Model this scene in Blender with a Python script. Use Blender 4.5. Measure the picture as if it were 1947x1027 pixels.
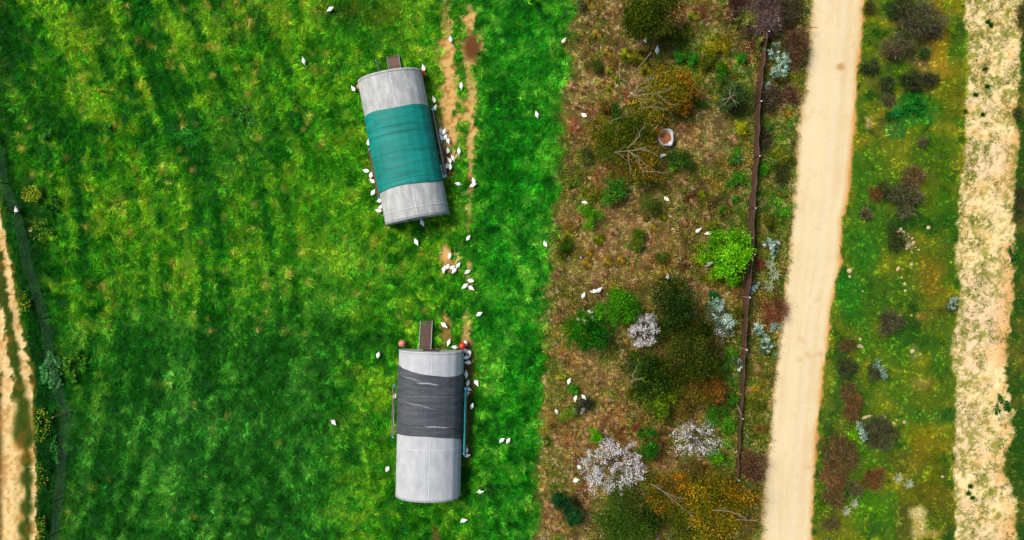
import bpy, math, random
import numpy as np
from mathutils import Vector, Matrix

for o in list(bpy.data.objects):
    bpy.data.objects.remove(o)
scene = bpy.context.scene
COL = scene.collection
R = math.radians
rng = np.random.default_rng(7)
random.seed(7)

# ------------------------------------------------------------ camera, sky, sun, exposure
CAM_H = 50.0
cam_data = bpy.data.cameras.new('camera')
cam = bpy.data.objects.new('camera', cam_data)
COL.objects.link(cam)
cam.location = (0, 0, CAM_H)
cam.rotation_euler = (0, 0, 0)
cam_data.sensor_width = 36
cam_data.lens = 36 / (2 * (38.94 / CAM_H))
cam_data.clip_start = 0.5
cam_data.clip_end = 2000
scene.camera = cam

SUN_ELEV, SUN_AZ = R(52), R(300)          # azimuth clockwise from +Y: light from the upper left
world = bpy.data.worlds.new('World')
scene.world = world
world.use_nodes = True
wn = world.node_tree.nodes
wn.clear()
sky = wn.new('ShaderNodeTexSky')
sky.sky_type = 'NISHITA'
sky.sun_disc = False
sky.sun_elevation = SUN_ELEV
sky.sun_rotation = SUN_AZ
sky.dust_density = 3.0
bg = wn.new('ShaderNodeBackground')
bg.inputs[1].default_value = 0.1
wo = wn.new('ShaderNodeOutputWorld')
world.node_tree.links.new(sky.outputs[0], bg.inputs[0])
world.node_tree.links.new(bg.outputs[0], wo.inputs[0])

sun_data = bpy.data.lights.new('sun', 'SUN')
sun_data.energy = 2.5
sun_data.angle = R(20)
sun_data.color = (1.0, 0.93, 0.82)
sun = bpy.data.objects.new('sun', sun_data)
COL.objects.link(sun)
sd = Vector((math.sin(SUN_AZ) * math.cos(SUN_ELEV), math.cos(SUN_AZ) * math.cos(SUN_ELEV), math.sin(SUN_ELEV)))
sun.rotation_euler = sd.to_track_quat('Z', 'Y').to_euler()
sun.location = (-40, 30, 60)

scene.view_settings.view_transform = 'Standard'
scene.view_settings.look = 'None'
scene.view_settings.gamma = 1
scene.view_settings.use_curve_mapping = False
scene.view_settings.exposure = 0.74

# ------------------------------------------------------------ helpers
S = 25.0                                    # photo pixels per metre on the ground
def P(px, py, z=0.0):
    k = (CAM_H - z) / CAM_H
    return ((px - 973.5) / S * k, (513.5 - py) / S * k)

KEXP = 1.66
def lin(c):
    c = np.asarray(c, dtype=float) / 255.0
    l = np.where(c <= 0.04045, c / 12.92, ((c + 0.055) / 1.055) ** 2.4)
    return np.clip(l / KEXP, 0.002, 0.82)

TAB = rng.random((64, 256, 256))
def noise(x, y, sc, seed=0, sy=None):
    sy = sc if sy is None else sy
    t = TAB[seed % 64]
    X = np.asarray(x) / sc + 37.3 * seed; Y = np.asarray(y) / sy + 11.7 * seed
    xi = np.floor(X).astype(int); yi = np.floor(Y).astype(int)
    fx = X - xi; fy = Y - yi
    fx = fx * fx * (3 - 2 * fx); fy = fy * fy * (3 - 2 * fy)
    a = t[xi & 255, yi & 255]; b = t[(xi + 1) & 255, yi & 255]
    c = t[xi & 255, (yi + 1) & 255]; d = t[(xi + 1) & 255, (yi + 1) & 255]
    return (a * (1 - fx) + b * fx) * (1 - fy) + (c * (1 - fx) + d * fx) * fy
def fbm(x, y, sc, octv=4, seed=0, sy=None, gain=0.55):
    s = 0; w = 1; tot = 0
    c, s_ = math.cos(0.6), math.sin(0.6)
    for o in range(octv):
        s = s + w * noise(x, y, sc, seed + o, sy); tot += w
        w *= gain; sc = sc / 2.03; sy = None if sy is None else sy / 2.03
        if sy is None: x, y = c * x - s_ * y, s_ * x + c * y
    return s / tot
def ss(a, b, x):
    t = np.clip((x - a) / (b - a), 0, 1)
    return t * t * (3 - 2 * t)
def mixc(c, d, t):
    t = np.asarray(t)[..., None]
    return c * (1 - t) + np.asarray(d, dtype=float) * t

def mesh_np(name, verts, faces, mat, cols=None, parent=None, smooth=False, matidx=None):
    verts = np.asarray(verts, dtype=np.float32); faces = np.asarray(faces, dtype=np.int32)
    me = bpy.data.meshes.new(name)
    n = faces.shape[1]
    me.vertices.add(len(verts)); me.vertices.foreach_set('co', verts.ravel())
    me.loops.add(faces.size); me.loops.foreach_set('vertex_index', faces.ravel())
    me.polygons.add(len(faces))
    me.polygons.foreach_set('loop_start', np.arange(0, faces.size, n, dtype=np.int32))
    me.polygons.foreach_set('loop_total', np.full(len(faces), n, dtype=np.int32))
    if smooth: me.polygons.foreach_set('use_smooth', np.ones(len(faces), dtype=bool))
    for m in (mat if isinstance(mat, (list, tuple)) else [mat]): me.materials.append(m)
    if matidx is not None: me.polygons.foreach_set('material_index', np.asarray(matidx, dtype=np.int32))
    if cols is not None:
        ca = me.color_attributes.new('Col', 'FLOAT_COLOR', 'POINT')
        cc = np.ones((len(verts), 4), dtype=np.float32); cc[:, :3] = cols
        ca.data.foreach_set('color', cc.ravel())
    me.update(calc_edges=True)
    o = bpy.data.objects.new(name, me)
    COL.objects.link(o)
    if parent is not None: o.parent = parent
    return o

def empty(name, loc, rz=0):
    o = bpy.data.objects.new(name, None); COL.objects.link(o)
    o.empty_display_size = 0.3
    o.location = loc; o.rotation_euler = (0, 0, rz)
    return o
def tag(o, label=None, cat=None, group=None, kind=None):
    if label: o['label'] = label
    if cat: o['category'] = cat
    if group: o['group'] = group
    if kind: o['kind'] = kind
    return o
def copy_tree(o, parent=None):
    c = o.copy(); COL.objects.link(c); c.parent = parent
    for ch in list(o.children):
        copy_tree(ch, c)
    return c

class MB:
    """collects quads/tris of boxes, tubes, lathes and links them as one object"""
    def __init__(s): s.v = []; s.f = []; s.m = []
    def face(s, idx, m=0): s.f.append(idx); s.m.append(m)
    def box(s, c, d, m=0, rot=None):
        b = len(s.v)
        for z in (-1, 1):
            for y in (-1, 1):
                for x in (-1, 1):
                    p = Vector((x * d[0] / 2, y * d[1] / 2, z * d[2] / 2))
                    if rot: p = rot @ p
                    s.v.append(tuple(p + Vector(c)))
        for q in ((0, 2, 3, 1), (4, 5, 7, 6), (0, 1, 5, 4), (2, 6, 7, 3), (0, 4, 6, 2), (1, 3, 7, 5)):
            s.face([b + i for i in q], m)
    def tube(s, pts, rad, n=6, m=0, cap=True):
        pts = [Vector(p) for p in pts]
        if not isinstance(rad, (list, tuple)): rad = [rad] * len(pts)
        b0 = len(s.v)
        for i, p in enumerate(pts):
            d = (pts[min(i + 1, len(pts) - 1)] - pts[max(i - 1, 0)]).normalized()
            a = d.cross(Vector((0, 0, 1)))
            if a.length < 1e-3: a = d.cross(Vector((1, 0, 0)))
            a.normalize(); b = d.cross(a)
            for k in range(n):
                t = 2 * math.pi * k / n
                s.v.append(tuple(p + rad[i] * (math.cos(t) * a + math.sin(t) * b)))
        for i in range(len(pts) - 1):
            for k in range(n):
                k2 = (k + 1) % n
                s.face([b0 + i * n + k, b0 + i * n + k2, b0 + (i + 1) * n + k2, b0 + (i + 1) * n + k], m)
        if cap and n > 2:
            s.face([b0 + k for k in range(n)], m)
            s.face([b0 + (len(pts) - 1) * n + k for k in reversed(range(n))], m)
    def lathe(s, prof, n=14, m=0, c=(0, 0, 0)):
        b = len(s.v)
        for r, z in prof:
            for k in range(n):
                t = 2 * math.pi * k / n
                s.v.append((c[0] + r * math.cos(t), c[1] + r * math.sin(t), c[2] + z))
        for i in range(len(prof) - 1):
            for k in range(n):
                k2 = (k + 1) % n
                s.face([b + i * n + k, b + i * n + k2, b + (i + 1) * n + k2, b + (i + 1) * n + k], m)
        s.face([b + k for k in reversed(range(n))], m)
        s.face([b + (len(prof) - 1) * n + k for k in range(n)], m)
    def build(s, name, mat, parent=None, smooth=False):
        me = bpy.data.meshes.new(name)
        me.from_pydata(s.v, [], s.f)
        for mm in (mat if isinstance(mat, (list, tuple)) else [mat]): me.materials.append(mm)
        me.polygons.foreach_set('material_index', s.m)
        if smooth: me.polygons.foreach_set('use_smooth', [True] * len(me.polygons))
        me.update()
        o = bpy.data.objects.new(name, me); COL.objects.link(o)
        if parent is not None: o.parent = parent
        return o

# ------------------------------------------------------------ materials
def new_mat(name):
    m = bpy.data.materials.new(name); m.use_nodes = True
    nt = m.node_tree
    return m, nt, nt.nodes['Principled BSDF']
def mat_plain(name, col, rough=0.7, var=0.25, scale=3.0, metallic=0.0, bump=0.0, streak=None, spec=0.25, dirt=None):
    m, nt, b = new_mat(name)
    N = nt.nodes; L = nt.links
    tc = N.new('ShaderNodeTexCoord'); mp = N.new('ShaderNodeMapping')
    L.new(tc.outputs['Object'], mp.inputs[0])
    if streak: mp.inputs['Scale'].default_value = streak
    n1 = N.new('ShaderNodeTexNoise'); n1.inputs['Scale'].default_value = scale; n1.inputs['Detail'].default_value = 6
    n1.inputs['Roughness'].default_value = 0.65
    L.new(mp.outputs[0], n1.inputs[0])
    r = N.new('ShaderNodeValToRGB')
    c = lin(col)
    lo = np.clip(c * (1 - var), 0, 1); hi = np.clip(c * (1 + var), 0, 0.85)
    if dirt is not None: lo = lin(dirt)
    r.color_ramp.elements[0].position = 0.3; r.color_ramp.elements[1].position = 0.7
    r.color_ramp.elements[0].color = (*lo, 1); r.color_ramp.elements[1].color = (*hi, 1)
    L.new(n1.outputs[0], r.inputs[0]); L.new(r.outputs[0], b.inputs['Base Color'])
    b.inputs['Roughness'].default_value = rough; b.inputs['Metallic'].default_value = metallic
    b.inputs['Specular IOR Level'].default_value = spec
    if bump:
        bp = N.new('ShaderNodeBump'); bp.inputs['Strength'].default_value = bump; bp.inputs['Distance'].default_value = 0.02
        L.new(n1.outputs[0], bp.inputs['Height']); L.new(bp.outputs[0], b.inputs['Normal'])
    return m

def mat_leaf(name, trans=0.25):
    m, nt, b = new_mat(name); N = nt.nodes; L = nt.links
    at = N.new('ShaderNodeAttribute'); at.attribute_name = 'Col'
    df = N.new('ShaderNodeBsdfDiffuse'); tr = N.new('ShaderNodeBsdfTranslucent'); mx = N.new('ShaderNodeMixShader')
    mx.inputs[0].default_value = trans
    L.new(at.outputs['Color'], df.inputs[0]); L.new(at.outputs['Color'], tr.inputs[0])
    L.new(df.outputs[0], mx.inputs[1]); L.new(tr.outputs[0], mx.inputs[2])
    L.new(mx.outputs[0], N['Material Output'].inputs[0])
    return m
def mat_ground(name, var=0.35, fine=9.0, bump=0.5, dist=0.03):
    m, nt, b = new_mat(name); N = nt.nodes; L = nt.links
    at = N.new('ShaderNodeAttribute'); at.attribute_name = 'Col'
    tc = N.new('ShaderNodeTexCoord')
    n1 = N.new('ShaderNodeTexNoise'); n1.inputs['Scale'].default_value = fine; n1.inputs['Detail'].default_value = 7
    n1.inputs['Roughness'].default_value = 0.7
    L.new(tc.outputs['Object'], n1.inputs[0])
    mr = N.new('ShaderNodeMapRange'); mr.inputs[1].default_value = 0.3; mr.inputs[2].default_value = 0.7
    mr.inputs[3].default_value = 1 - var; mr.inputs[4].default_value = 1 + var
    L.new(n1.outputs[0], mr.inputs[0])
    mul = N.new('ShaderNodeVectorMath'); mul.operation = 'SCALE'
    L.new(at.outputs['Color'], mul.inputs[0]); L.new(mr.outputs[0], mul.inputs['Scale'])
    L.new(mul.outputs[0], b.inputs['Base Color'])
    b.inputs['Roughness'].default_value = 0.95; b.inputs['Specular IOR Level'].default_value = 0.1
    bp = N.new('ShaderNodeBump'); bp.inputs['Strength'].default_value = bump; bp.inputs['Distance'].default_value = dist
    L.new(n1.outputs[0], bp.inputs['Height']); L.new(bp.outputs[0], b.inputs['Normal'])
    return m
M_LEAF = mat_leaf('leaf')
M_DRY = mat_leaf('dry_blade', 0.1)
M_PETAL = mat_leaf('petal', 0.2)
M_GRASSG = mat_ground('turf_soil', 0.3, 8)
M_ROADG = mat_ground('compacted_sand', 0.06, 5, 0.25, 0.015)
M_SANDG = mat_ground('loose_sand', 0.16, 7, 0.7, 0.04)
M_SCRUBG = mat_ground('scrub_soil', 0.4, 7, 0.8, 0.04)

# ------------------------------------------------------------ ground layout (photo plan, converted to metres by P)
def poly_x(pts):
    a = np.array(pts, dtype=float)
    return lambda py: np.interp(py, a[:, 1], a[:, 0])
road_l = poly_x([(1546,-150),(1541,0),(1538,60),(1530,140),(1526,180),(1516,240),(1513,330),(1504,400),(1498,480),(1488,580),(1479,650),(1468,750),(1461,830),(1455,880),(1450,930),(1447,1027),(1440,1200)])
road_r = poly_x([(1652,-150),(1645,0),(1638,90),(1631,150),(1628,220),(1619,300),(1613,380),(1602,420),(1600,500),(1586,560),(1577,620),(1575,660),(1568,700),(1558,790),(1551,880),(1545,1027),(1538,1200)])
sand_l = poly_x([(1830,-150),(1832,0),(1838,60),(1840,150),(1832,230),(1837,300),(1827,350),(1820,420),(1817,500),(1825,560),(1812,640),(1813,700),(1819,780),(1811,860),(1816,950),(1812,1027),(1810,1200)])
sand_r = poly_x([(1938,-150),(1940,0),(1950,30),(1936,80),(1943,150),(1930,200),(1938,260),(1933,320),(1925,420),(1926,500),(1925,560),(1915,640),(1912,710),(1922,780),(1930,830),(1908,860),(1912,900),(1932,950),(1930,1027),(1934,1200)])
scrub_l = poly_x([(1105,-150),(1096,0),(1086,50),(1076,120),(1066,250),(1066,340),(1055,420),(1046,500),(1036,600),(1036,700),(1030,800),(1020,900),(1014,1027),(1005,1200)])

def path_mask(px, py, pts, soft=0.45, wob=None, wmul=1.0):
    """pts: (x, y, half width, strength)"""
    out = np.zeros_like(px)
    for (x0, y0, w0, s0), (x1, y1, w1, s1) in zip(pts[:-1], pts[1:]):
        m = (np.abs(px - (x0 + x1) / 2) < abs(x1 - x0) / 2 + 60) & (np.abs(py - (y0 + y1) / 2) < abs(y1 - y0) / 2 + 60)
        if not m.any(): continue
        qx = px[m]; qy = py[m]
        dx, dy = x1 - x0, y1 - y0
        t = np.clip(((qx - x0) * dx + (qy - y0) * dy) / (dx * dx + dy * dy + 1e-9), 0, 1)
        d = np.hypot(qx - x0 - t * dx, qy - y0 - t * dy)
        w = (w0 + (w1 - w0) * t) * wmul
        if wob is not None: w = w * (0.75 + 0.9 * (wob[m] - 0.5) * 2)
        v = (s0 + (s1 - s0) * t) * ss(1 + soft, 1 - soft, d / np.maximum(w, 0.5))
        out[m] = np.maximum(out[m], v)
    return out
def blob(px, py, x, y, r, ry=None, soft=0.5):
    ry = r if ry is None else ry
    return ss(1 + soft, 1 - soft, np.hypot((px - x) / r, (py - y) / ry))

PATHS = [
    [(848,-120,7,.5),(848,20,6,.5),(850,70,10,.8),(850,90,15,1),(852,130,10,1),(856,160,10,1),(853,185,16,1),(853,215,17,1),(852,245,14,1),(853,270,12,1),(850,300,10,1),(848,330,9,.7)],
    [(860,232,8,1),(884,222,7,1),(893,210,8,1)],
    [(893,20,7,.7),(893,36,10,1),(890,60,7,.9),(898,85,17,1),(895,115,10,1),(893,140,5,.8),(897,165,8,.8),(897,190,9,.9),(893,215,8,1),(897,245,7,1),(896,280,6,.9),(894,310,5,.8),(895,345,6,.9),(892,380,4,.5),(892,405,5,.6),(890,440,3,.5)],
    [(846,468,6,1),(848,490,10,1),(856,506,12,1)],
    [(895,503,6,.9),(895,508,5,.8)], [(889,528,5,.6),(892,540,6,.5)],
    [(846,600,6,.7),(846,630,8,.85),(846,655,7,.8)],
    [(886,600,6,.5),(886,630,9,.8),(888,655,9,.9),(890,690,9,.75),(890,740,8,.6),(888,800,6,.5),(887,880,6,.5),(884,900,4,.2)],
    [(828,1010,6,.7),(828,1100,7,.7)],
]
RUTS = [
    [(-60,300,14,1),(-10,400,10,1),(3,440,9,1),(13,500,9,1),(22,560,9,1),(30,610,10,.8),(42,660,11,1),(50,710,11,.9),(54,760,10,1),(60,850,10,1),(64,930,9,1),(62,1027,10,1),(60,1200,10,1)],
    [(-60,480,14,1),(-20,560,12,1),(0,610,12,1),(6,680,14,1),(14,730,17,1),(10,800,20,1),(22,850,20,1),(16,900,20,1),(14,960,18,1),(22,1027,20,1),(22,1200,20,1)],
]
def fields(X, Y):
    """masks of every ground zone at world points"""
    px = 973.5 + S * X; py = 513.5 - S * Y
    wob = fbm(X, Y, 0.9, 4, 3)
    wob2 = fbm(X, Y, 0.35, 3, 9)
    w = (wob - .5) * 2; w2 = (wob2 - .5) * 2
    f = {'px': px, 'py': py}
    path = np.zeros_like(px)
    for p in PATHS: path = np.maximum(path, path_mask(px, py, p, .45, wob2, 1.65))
    path = path * ss(.12, .42, path * (0.62 + 0.9 * fbm(X, Y, 0.5, 3, 21)))
    f['path'] = path
    rut = np.zeros_like(px)
    for p in RUTS: rut = np.maximum(rut, path_mask(px, py, p, .35, wob2))
    f['track_zone'] = np.zeros_like(px) + ss(np.interp(py, [300, 430, 500, 620, 700, 1200], [-10, 6, 26, 44, 66, 80]) + 4 + w * 5, np.interp(py, [300, 430, 500, 620, 700, 1200], [-10, 6, 26, 44, 66, 80]) - 2 + w * 5, px)
    rut = np.maximum(rut, ss(745, 780, py) * ss(52, 44, px) * ss(-10, 8, px) * .9)
    for bx, by, br in ((45, 795, 17), (44, 822, 20), (48, 835, 17), (50, 875, 12), (50, 910, 13), (50, 966, 13), (48, 1005, 14), (30, 690, 10), (38, 740, 12), (24, 660, 11), (46,770,12), (46,1040,14)):
        rut = rut * (1 - blob(px, py, bx, by, br, br * 1.25) * .95)
    f['rut'] = rut * f['track_zone']
    rl = road_l(py) + w * 5 + w2 * 3; rr = road_r(py) + w * 5 + w2 * 3
    f['road'] = ss(rl - 2, rl + 2, px) * ss(rr + 2, rr - 2, px)
    f['road_u'] = (px - road_l(py)) / (road_r(py) - road_l(py))
    sl = sand_l(py) + w * 8 + w2 * 5; sr = sand_r(py) + w * 9 + w2 * 7
    f['sand'] = ss(sl - 2, sl + 3, px) * ss(sr + 3, sr - 2, px)
    f['sand_u'] = (px - sand_l(py)) / (sand_r(py) - sand_l(py))
    cl = scrub_l(py) + w * 22 + w2 * 8
    f['scrub'] = ss(cl - 8, cl + 8, px) * ss(rl + 1, rl - 1, px)
    f['verge'] = (px > rr) & (px < sl)
    f['far'] = px > sr
    return f

# patches of soil / low growth in their own colours, and a painted coop shadow in FIELD_PATCH: px, py, rx, ry, colour, strength
SCRUB_PATCH = [
    (1150,40,60,45,(125,98,58),.7),(1235,75,40,20,(118,82,52),.7),(1110,190,40,60,(128,108,62),.7),(1190,180,30,18,(128,70,48),.8),
    (1140,205,36,16,(130,72,50),.85),(1088,240,10,16,(150,60,48),.9),(1105,265,25,25,(112,62,40),.8),(1140,330,26,22,(135,62,40),.9),(1110,310,30,30,(105,92,42),.6),
    (1420,92,20,24,(98,45,28),1),(1330,25,70,22,(105,60,38),.8),(1345,60,60,22,(105,90,48),.6),(1350,110,45,45,(92,112,25),.7),(1345,85,24,24,(110,130,25),.5),
    (1410,150,26,30,(55,120,25),.9),(1385,270,45,70,(140,110,75),.6),(1330,250,45,50,(145,112,80),.6),(1410,260,22,50,(80,125,30),.75),(1425,330,20,90,(62,110,25),.5),
    (1315,380,17,15,(88,42,28),1),(1352,385,17,15,(85,40,26),1),(1302,500,16,17,(82,38,26),1),(1380,395,20,20,(90,60,40),.8),(1225,450,60,60,(150,112,78),.6),
    (1090,370,30,60,(80,105,30),.6),(1080,460,28,50,(98,110,32),.5),(1085,410,40,20,(150,110,80),.6),(1150,430,60,50,(140,112,70),.5),(1110,530,50,40,(158,124,80),.7),
    (1190,530,40,30,(148,110,70),.7),(1250,560,30,30,(110,85,45),.6),(1110,598,22,22,(70,52,28),.9),(1070,605,12,14,(80,52,32),.8),(1240,660,30,30,(90,50,35),.8),
    (1110,690,50,40,(150,115,72),.7),(1150,740,60,40,(138,110,62),.7),(1185,780,45,40,(118,78,48),.7),(1200,810,50,26,(112,62,40),.85),(1110,830,50,40,(138,100,62),.6),
    (1170,830,40,20,(108,60,40),.8),(1055,740,26,60,(118,120,40),.5),(1060,900,30,60,(100,105,35),.6),(1110,900,22,45,(104,62,42),.8),(1110,945,20,20,(100,58,40),.9),
    (1050,1000,30,50,(138,112,66),.7),(1125,1010,40,30,(112,82,50),.7),(1250,825,30,60,(98,55,38),.9),(1285,880,50,16,(105,70,44),.8),(1345,880,50,20,(110,72,45),.8),
    (1370,660,24,90,(60,120,20),.5),(1390,710,22,70,(45,118,25),.8),(1370,780,26,50,(50,105,25),.7),(1370,860,30,30,(45,110,25),.8),(1370,560,60,25,(138,105,68),.7),
    (1330,590,25,30,(112,70,48),.7),(1385,640,24,20,(70,45,30),.8),(1475,255,34,40,(78,120,20),.9),(1498,215,14,14,(150,140,25),.8),(1490,330,36,60,(75,110,25),.9),
    (1470,400,30,50,(68,105,28),.9),(1485,440,22,30,(75,110,25),.7),(1470,590,26,34,(92,45,26),.95),(1455,560,30,20,(110,72,45),.8),(1440,700,28,30,(95,98,30),.8),
    (1440,740,30,50,(125,118,30),.8),(1445,790,20,30,(100,112,28),.8),(1445,845,14,20,(60,105,25),.8),(1500,150,22,30,(120,105,30),.7),(1500,60,40,60,(60,40,25),.9),
    (1440,120,16,60,(80,50,36),.7),(1475,190,40,34,(72,48,34),.8),(1500,190,16,14,(95,52,34),.8),(1440,30,50,50,(66,42,32),.8),(1478,650,16,30,(78,100,30),.8),
    (1345,640,60,30,(70,62,28),.6),(1480,500,16,30,(88,90,34),.7),(1440,480,20,40,(84,80,34),.6),(1260,100,50,16,(120,90,50),.6),(1300,240,22,20,(110,66,40),.7),
    (1430,445,18,40,(62,88,26),.6),(1312,140,30,30,(85,125,25),.7),(1290,88,20,16,(70,130,25),.7),(1310,95,14,12,(70,135,30),.7),(1140,870,26,20,(80,100,30),.4),
]
VERGE_PATCH = [
    (1775,30,22,60,(150,120,25),.8),(1790,80,20,22,(170,135,25),.8),(1780,110,22,16,(180,145,30),.8),(1760,140,20,30,(165,130,55),.7),(1815,180,24,50,(120,115,18),.7),
    (1650,120,22,30,(95,115,20),.6),(1680,110,20,30,(125,120,40),.5),(1665,160,20,20,(135,115,55),.6),(1760,70,20,30,(120,80,50),.6),(1745,110,26,20,(115,85,60),.7),
    (1740,210,40,30,(35,125,30),.9),(1700,250,20,18,(25,125,45),.8),(1790,130,18,18,(190,150,40),.7),(1650,235,10,16,(215,180,120),.9),(1680,240,30,30,(130,110,45),.4),
    (1645,330,40,60,(55,115,18),.8),(1690,300,50,40,(85,115,25),.5),(1790,290,30,40,(60,110,12),.8),(1780,350,30,60,(95,115,15),.6),(1800,420,26,80,(45,105,15),.8),
    (1735,480,30,60,(110,120,22),.6),(1690,500,40,30,(130,135,20),.6),(1640,480,30,40,(40,115,25),.8),(1615,560,30,60,(30,120,22),.95),(1650,420,40,60,(50,115,22),.6),
    (1765,530,30,40,(135,105,28),.75),(1790,470,22,40,(110,105,25),.5),(1720,540,40,40,(80,115,25),.5),(1780,590,40,40,(110,105,28),.6),(1750,600,12,8,(185,140,60),.8),
    (1640,620,20,60,(60,120,25),.6),(1665,560,40,50,(60,110,22),.5),(1740,670,10,22,(185,160,95),.7),(1785,640,40,40,(70,110,22),.6),(1750,730,26,14,(185,150,75),.8),
    (1700,660,50,40,(55,110,20),.7),(1770,760,40,40,(115,115,22),.5),(1650,760,20,40,(75,110,25),.5),(1700,740,50,30,(70,115,25),.6),(1730,790,40,20,(60,115,28),.6),
    (1800,700,30,60,(55,105,25),.5),(1750,830,30,30,(160,140,15),.7),(1775,850,34,30,(140,120,20),.6),(1790,790,30,20,(45,105,30),.7),(1630,825,16,18,(95,150,15),.9),
    (1640,870,22,30,(65,130,15),.9),(1730,880,40,30,(120,95,35),.6),(1770,900,40,50,(120,115,18),.7),(1750,950,50,40,(130,110,25),.6),(1655,960,50,40,(68,125,15),.9),
    (1690,1000,50,30,(60,112,20),.8),(1720,1000,20,40,(105,85,35),.7),(1790,980,30,40,(85,90,20),.8),(1745,978,17,16,(250,225,165),1),(1750,1005,16,22,(235,200,140),.9),(1770,1015,20,10,(215,175,110),.6),
    (1605,800,30,130,(70,90,35),.5),(1590,900,22,80,(80,75,35),.6),(1575,1000,20,40,(90,100,30),.7),(1570,780,10,80,(85,110,35),.6),(1600,720,30,50,(55,105,30),.6),
]
SPOTS = []
rs = np.random.default_rng(21)
for _ in range(150):
    x = rs.uniform(0, 620); y = rs.uniform(0, 640)
    SPOTS.append((x, y, rs.uniform(3, 8), rs.uniform(3, 7), rs.uniform(.35, .9), rs.random()))
for _ in range(60):
    SPOTS.append((rs.uniform(80, 880), rs.uniform(0, 1027), rs.uniform(3, 8), rs.uniform(3, 7), rs.uniform(.2, .6), rs.random()))
for _ in range(30):
    SPOTS.append((rs.uniform(540, 880), rs.uniform(420, 640), rs.uniform(4, 8), rs.uniform(4, 7), rs.uniform(.3, .7), rs.random() * .6))
FIELD_PATCH = [
    (650,800,22,16,(105,95,30),.5),(670,710,12,10,(120,80,45),.5),(225,385,16,14,(160,130,60),.7),(690,505,20,14,(150,150,60),.4),
    (460,40,90,40,(110,115,35),.45),(170,60,60,50,(135,135,25),.4),(700,25,70,26,(52,62,22),.75),(640,20,40,20,(70,75,25),.6),(380,120,60,40,(20,85,8),.55),
    (190,125,24,16,(12,65,8),.8),(240,170,20,40,(12,66,8),.75),(190,255,24,22,(14,70,8),.75),(280,280,50,50,(16,74,10),.6),(440,200,60,40,(20,84,14),.7),
    (420,300,80,60,(20,78,22),.75),(480,260,80,50,(22,86,22),.6),(350,250,36,30,(34,104,48),.45),(215,330,24,40,(40,120,15),.5),(230,360,20,90,(110,150,25),.4),
    (420,430,70,70,(22,92,16),.5),(520,440,40,60,(24,92,16),.55),(610,330,60,110,(82,160,18),.5),(560,460,50,60,(62,138,16),.4),(640,420,60,60,(90,160,28),.45),
    (720,540,130,50,(70,146,28),.5),(640,580,70,30,(84,150,40),.45),(690,480,40,30,(120,165,50),.4),(560,90,90,60,(66,130,18),.4),(580,170,60,50,(90,150,20),.45),
    (540,660,90,70,(24,88,16),.5),(430,640,50,90,(26,88,14),.5),(300,560,50,70,(40,110,15),.4),(300,650,90,60,(18,82,20),.6),(240,700,90,100,(18,80,18),.5),
    (380,820,150,70,(24,82,24),.55),(350,900,60,90,(44,124,34),.4),(560,800,80,120,(26,88,20),.5),(500,560,50,40,(36,110,18),.5),(190,860,70,120,(16,72,18),.5),
    (620,920,60,90,(42,120,26),.4),(700,860,40,60,(24,92,16),.4),(590,990,60,40,(42,120,26),.4),(860,30,40,40,(46,110,22),.4),(300,330,30,100,(60,130,18),.3),
    (960,330,60,140,(12,118,12),.5),(980,100,60,100,(18,125,12),.4),(1000,300,40,90,(28,150,16),.4),(960,620,50,90,(12,112,12),.5),(980,760,50,60,(34,160,22),.4),
    (930,260,40,40,(14,98,14),.5),(980,900,50,80,(14,112,10),.5),(950,500,50,60,(40,158,26),.4),(725,610,40,40,(52,120,20),.4),(735,640,20,30,(26,82,16),.6),
    (870,390,14,40,(22,88,14),.55),(870,110,14,60,(30,92,14),.5),(830,150,14,40,(28,92,12),.4),(905,700,14,70,(30,95,14),.5),(100,180,60,60,(60,115,18),.4),  # first patch: shadow right of the green-covered coop, painted into the grass colour
    (60,480,26,160,(10,52,12),1.3),(78,700,24,120,(8,48,12),1.4),(92,900,26,150,(8,46,12),1.4),(140,900,18,140,(14,62,14),.7),(60,560,20,60,(10,60,14),.7),(120,640,24,90,(16,70,12),.5),
    (8,330,14,40,(20,70,12),.6),(8,400,14,26,(110,110,20),.6),(745,75,60,30,(40,100,20),.4),(60,300,60,60,(20,80,14),.5),
    (310,110,20,12,(55,80,25),.5),(925,925,18,12,(45,60,25),.5),(905,960,20,16,(30,100,16),.4),
]
def apply_patches(c, X, Y, px, py, patches, seed, smul=1.0):
    w = (fbm(X, Y, 0.8, 4, seed) - .5) * 2
    for x, y, rx, ry, col, s in patches:
        s = s * smul
        m = (np.abs(px - x) < rx * 2.1) & (np.abs(py - y) < ry * 2.1)
        if not m.any(): continue
        d = np.hypot((px[m] - x) / rx, (py[m] - y) / ry) + w[m] * .55
        t = ss(1.35, .55, d) * s
        c[m] = mixc(c[m], col, t)
    return c
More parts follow.
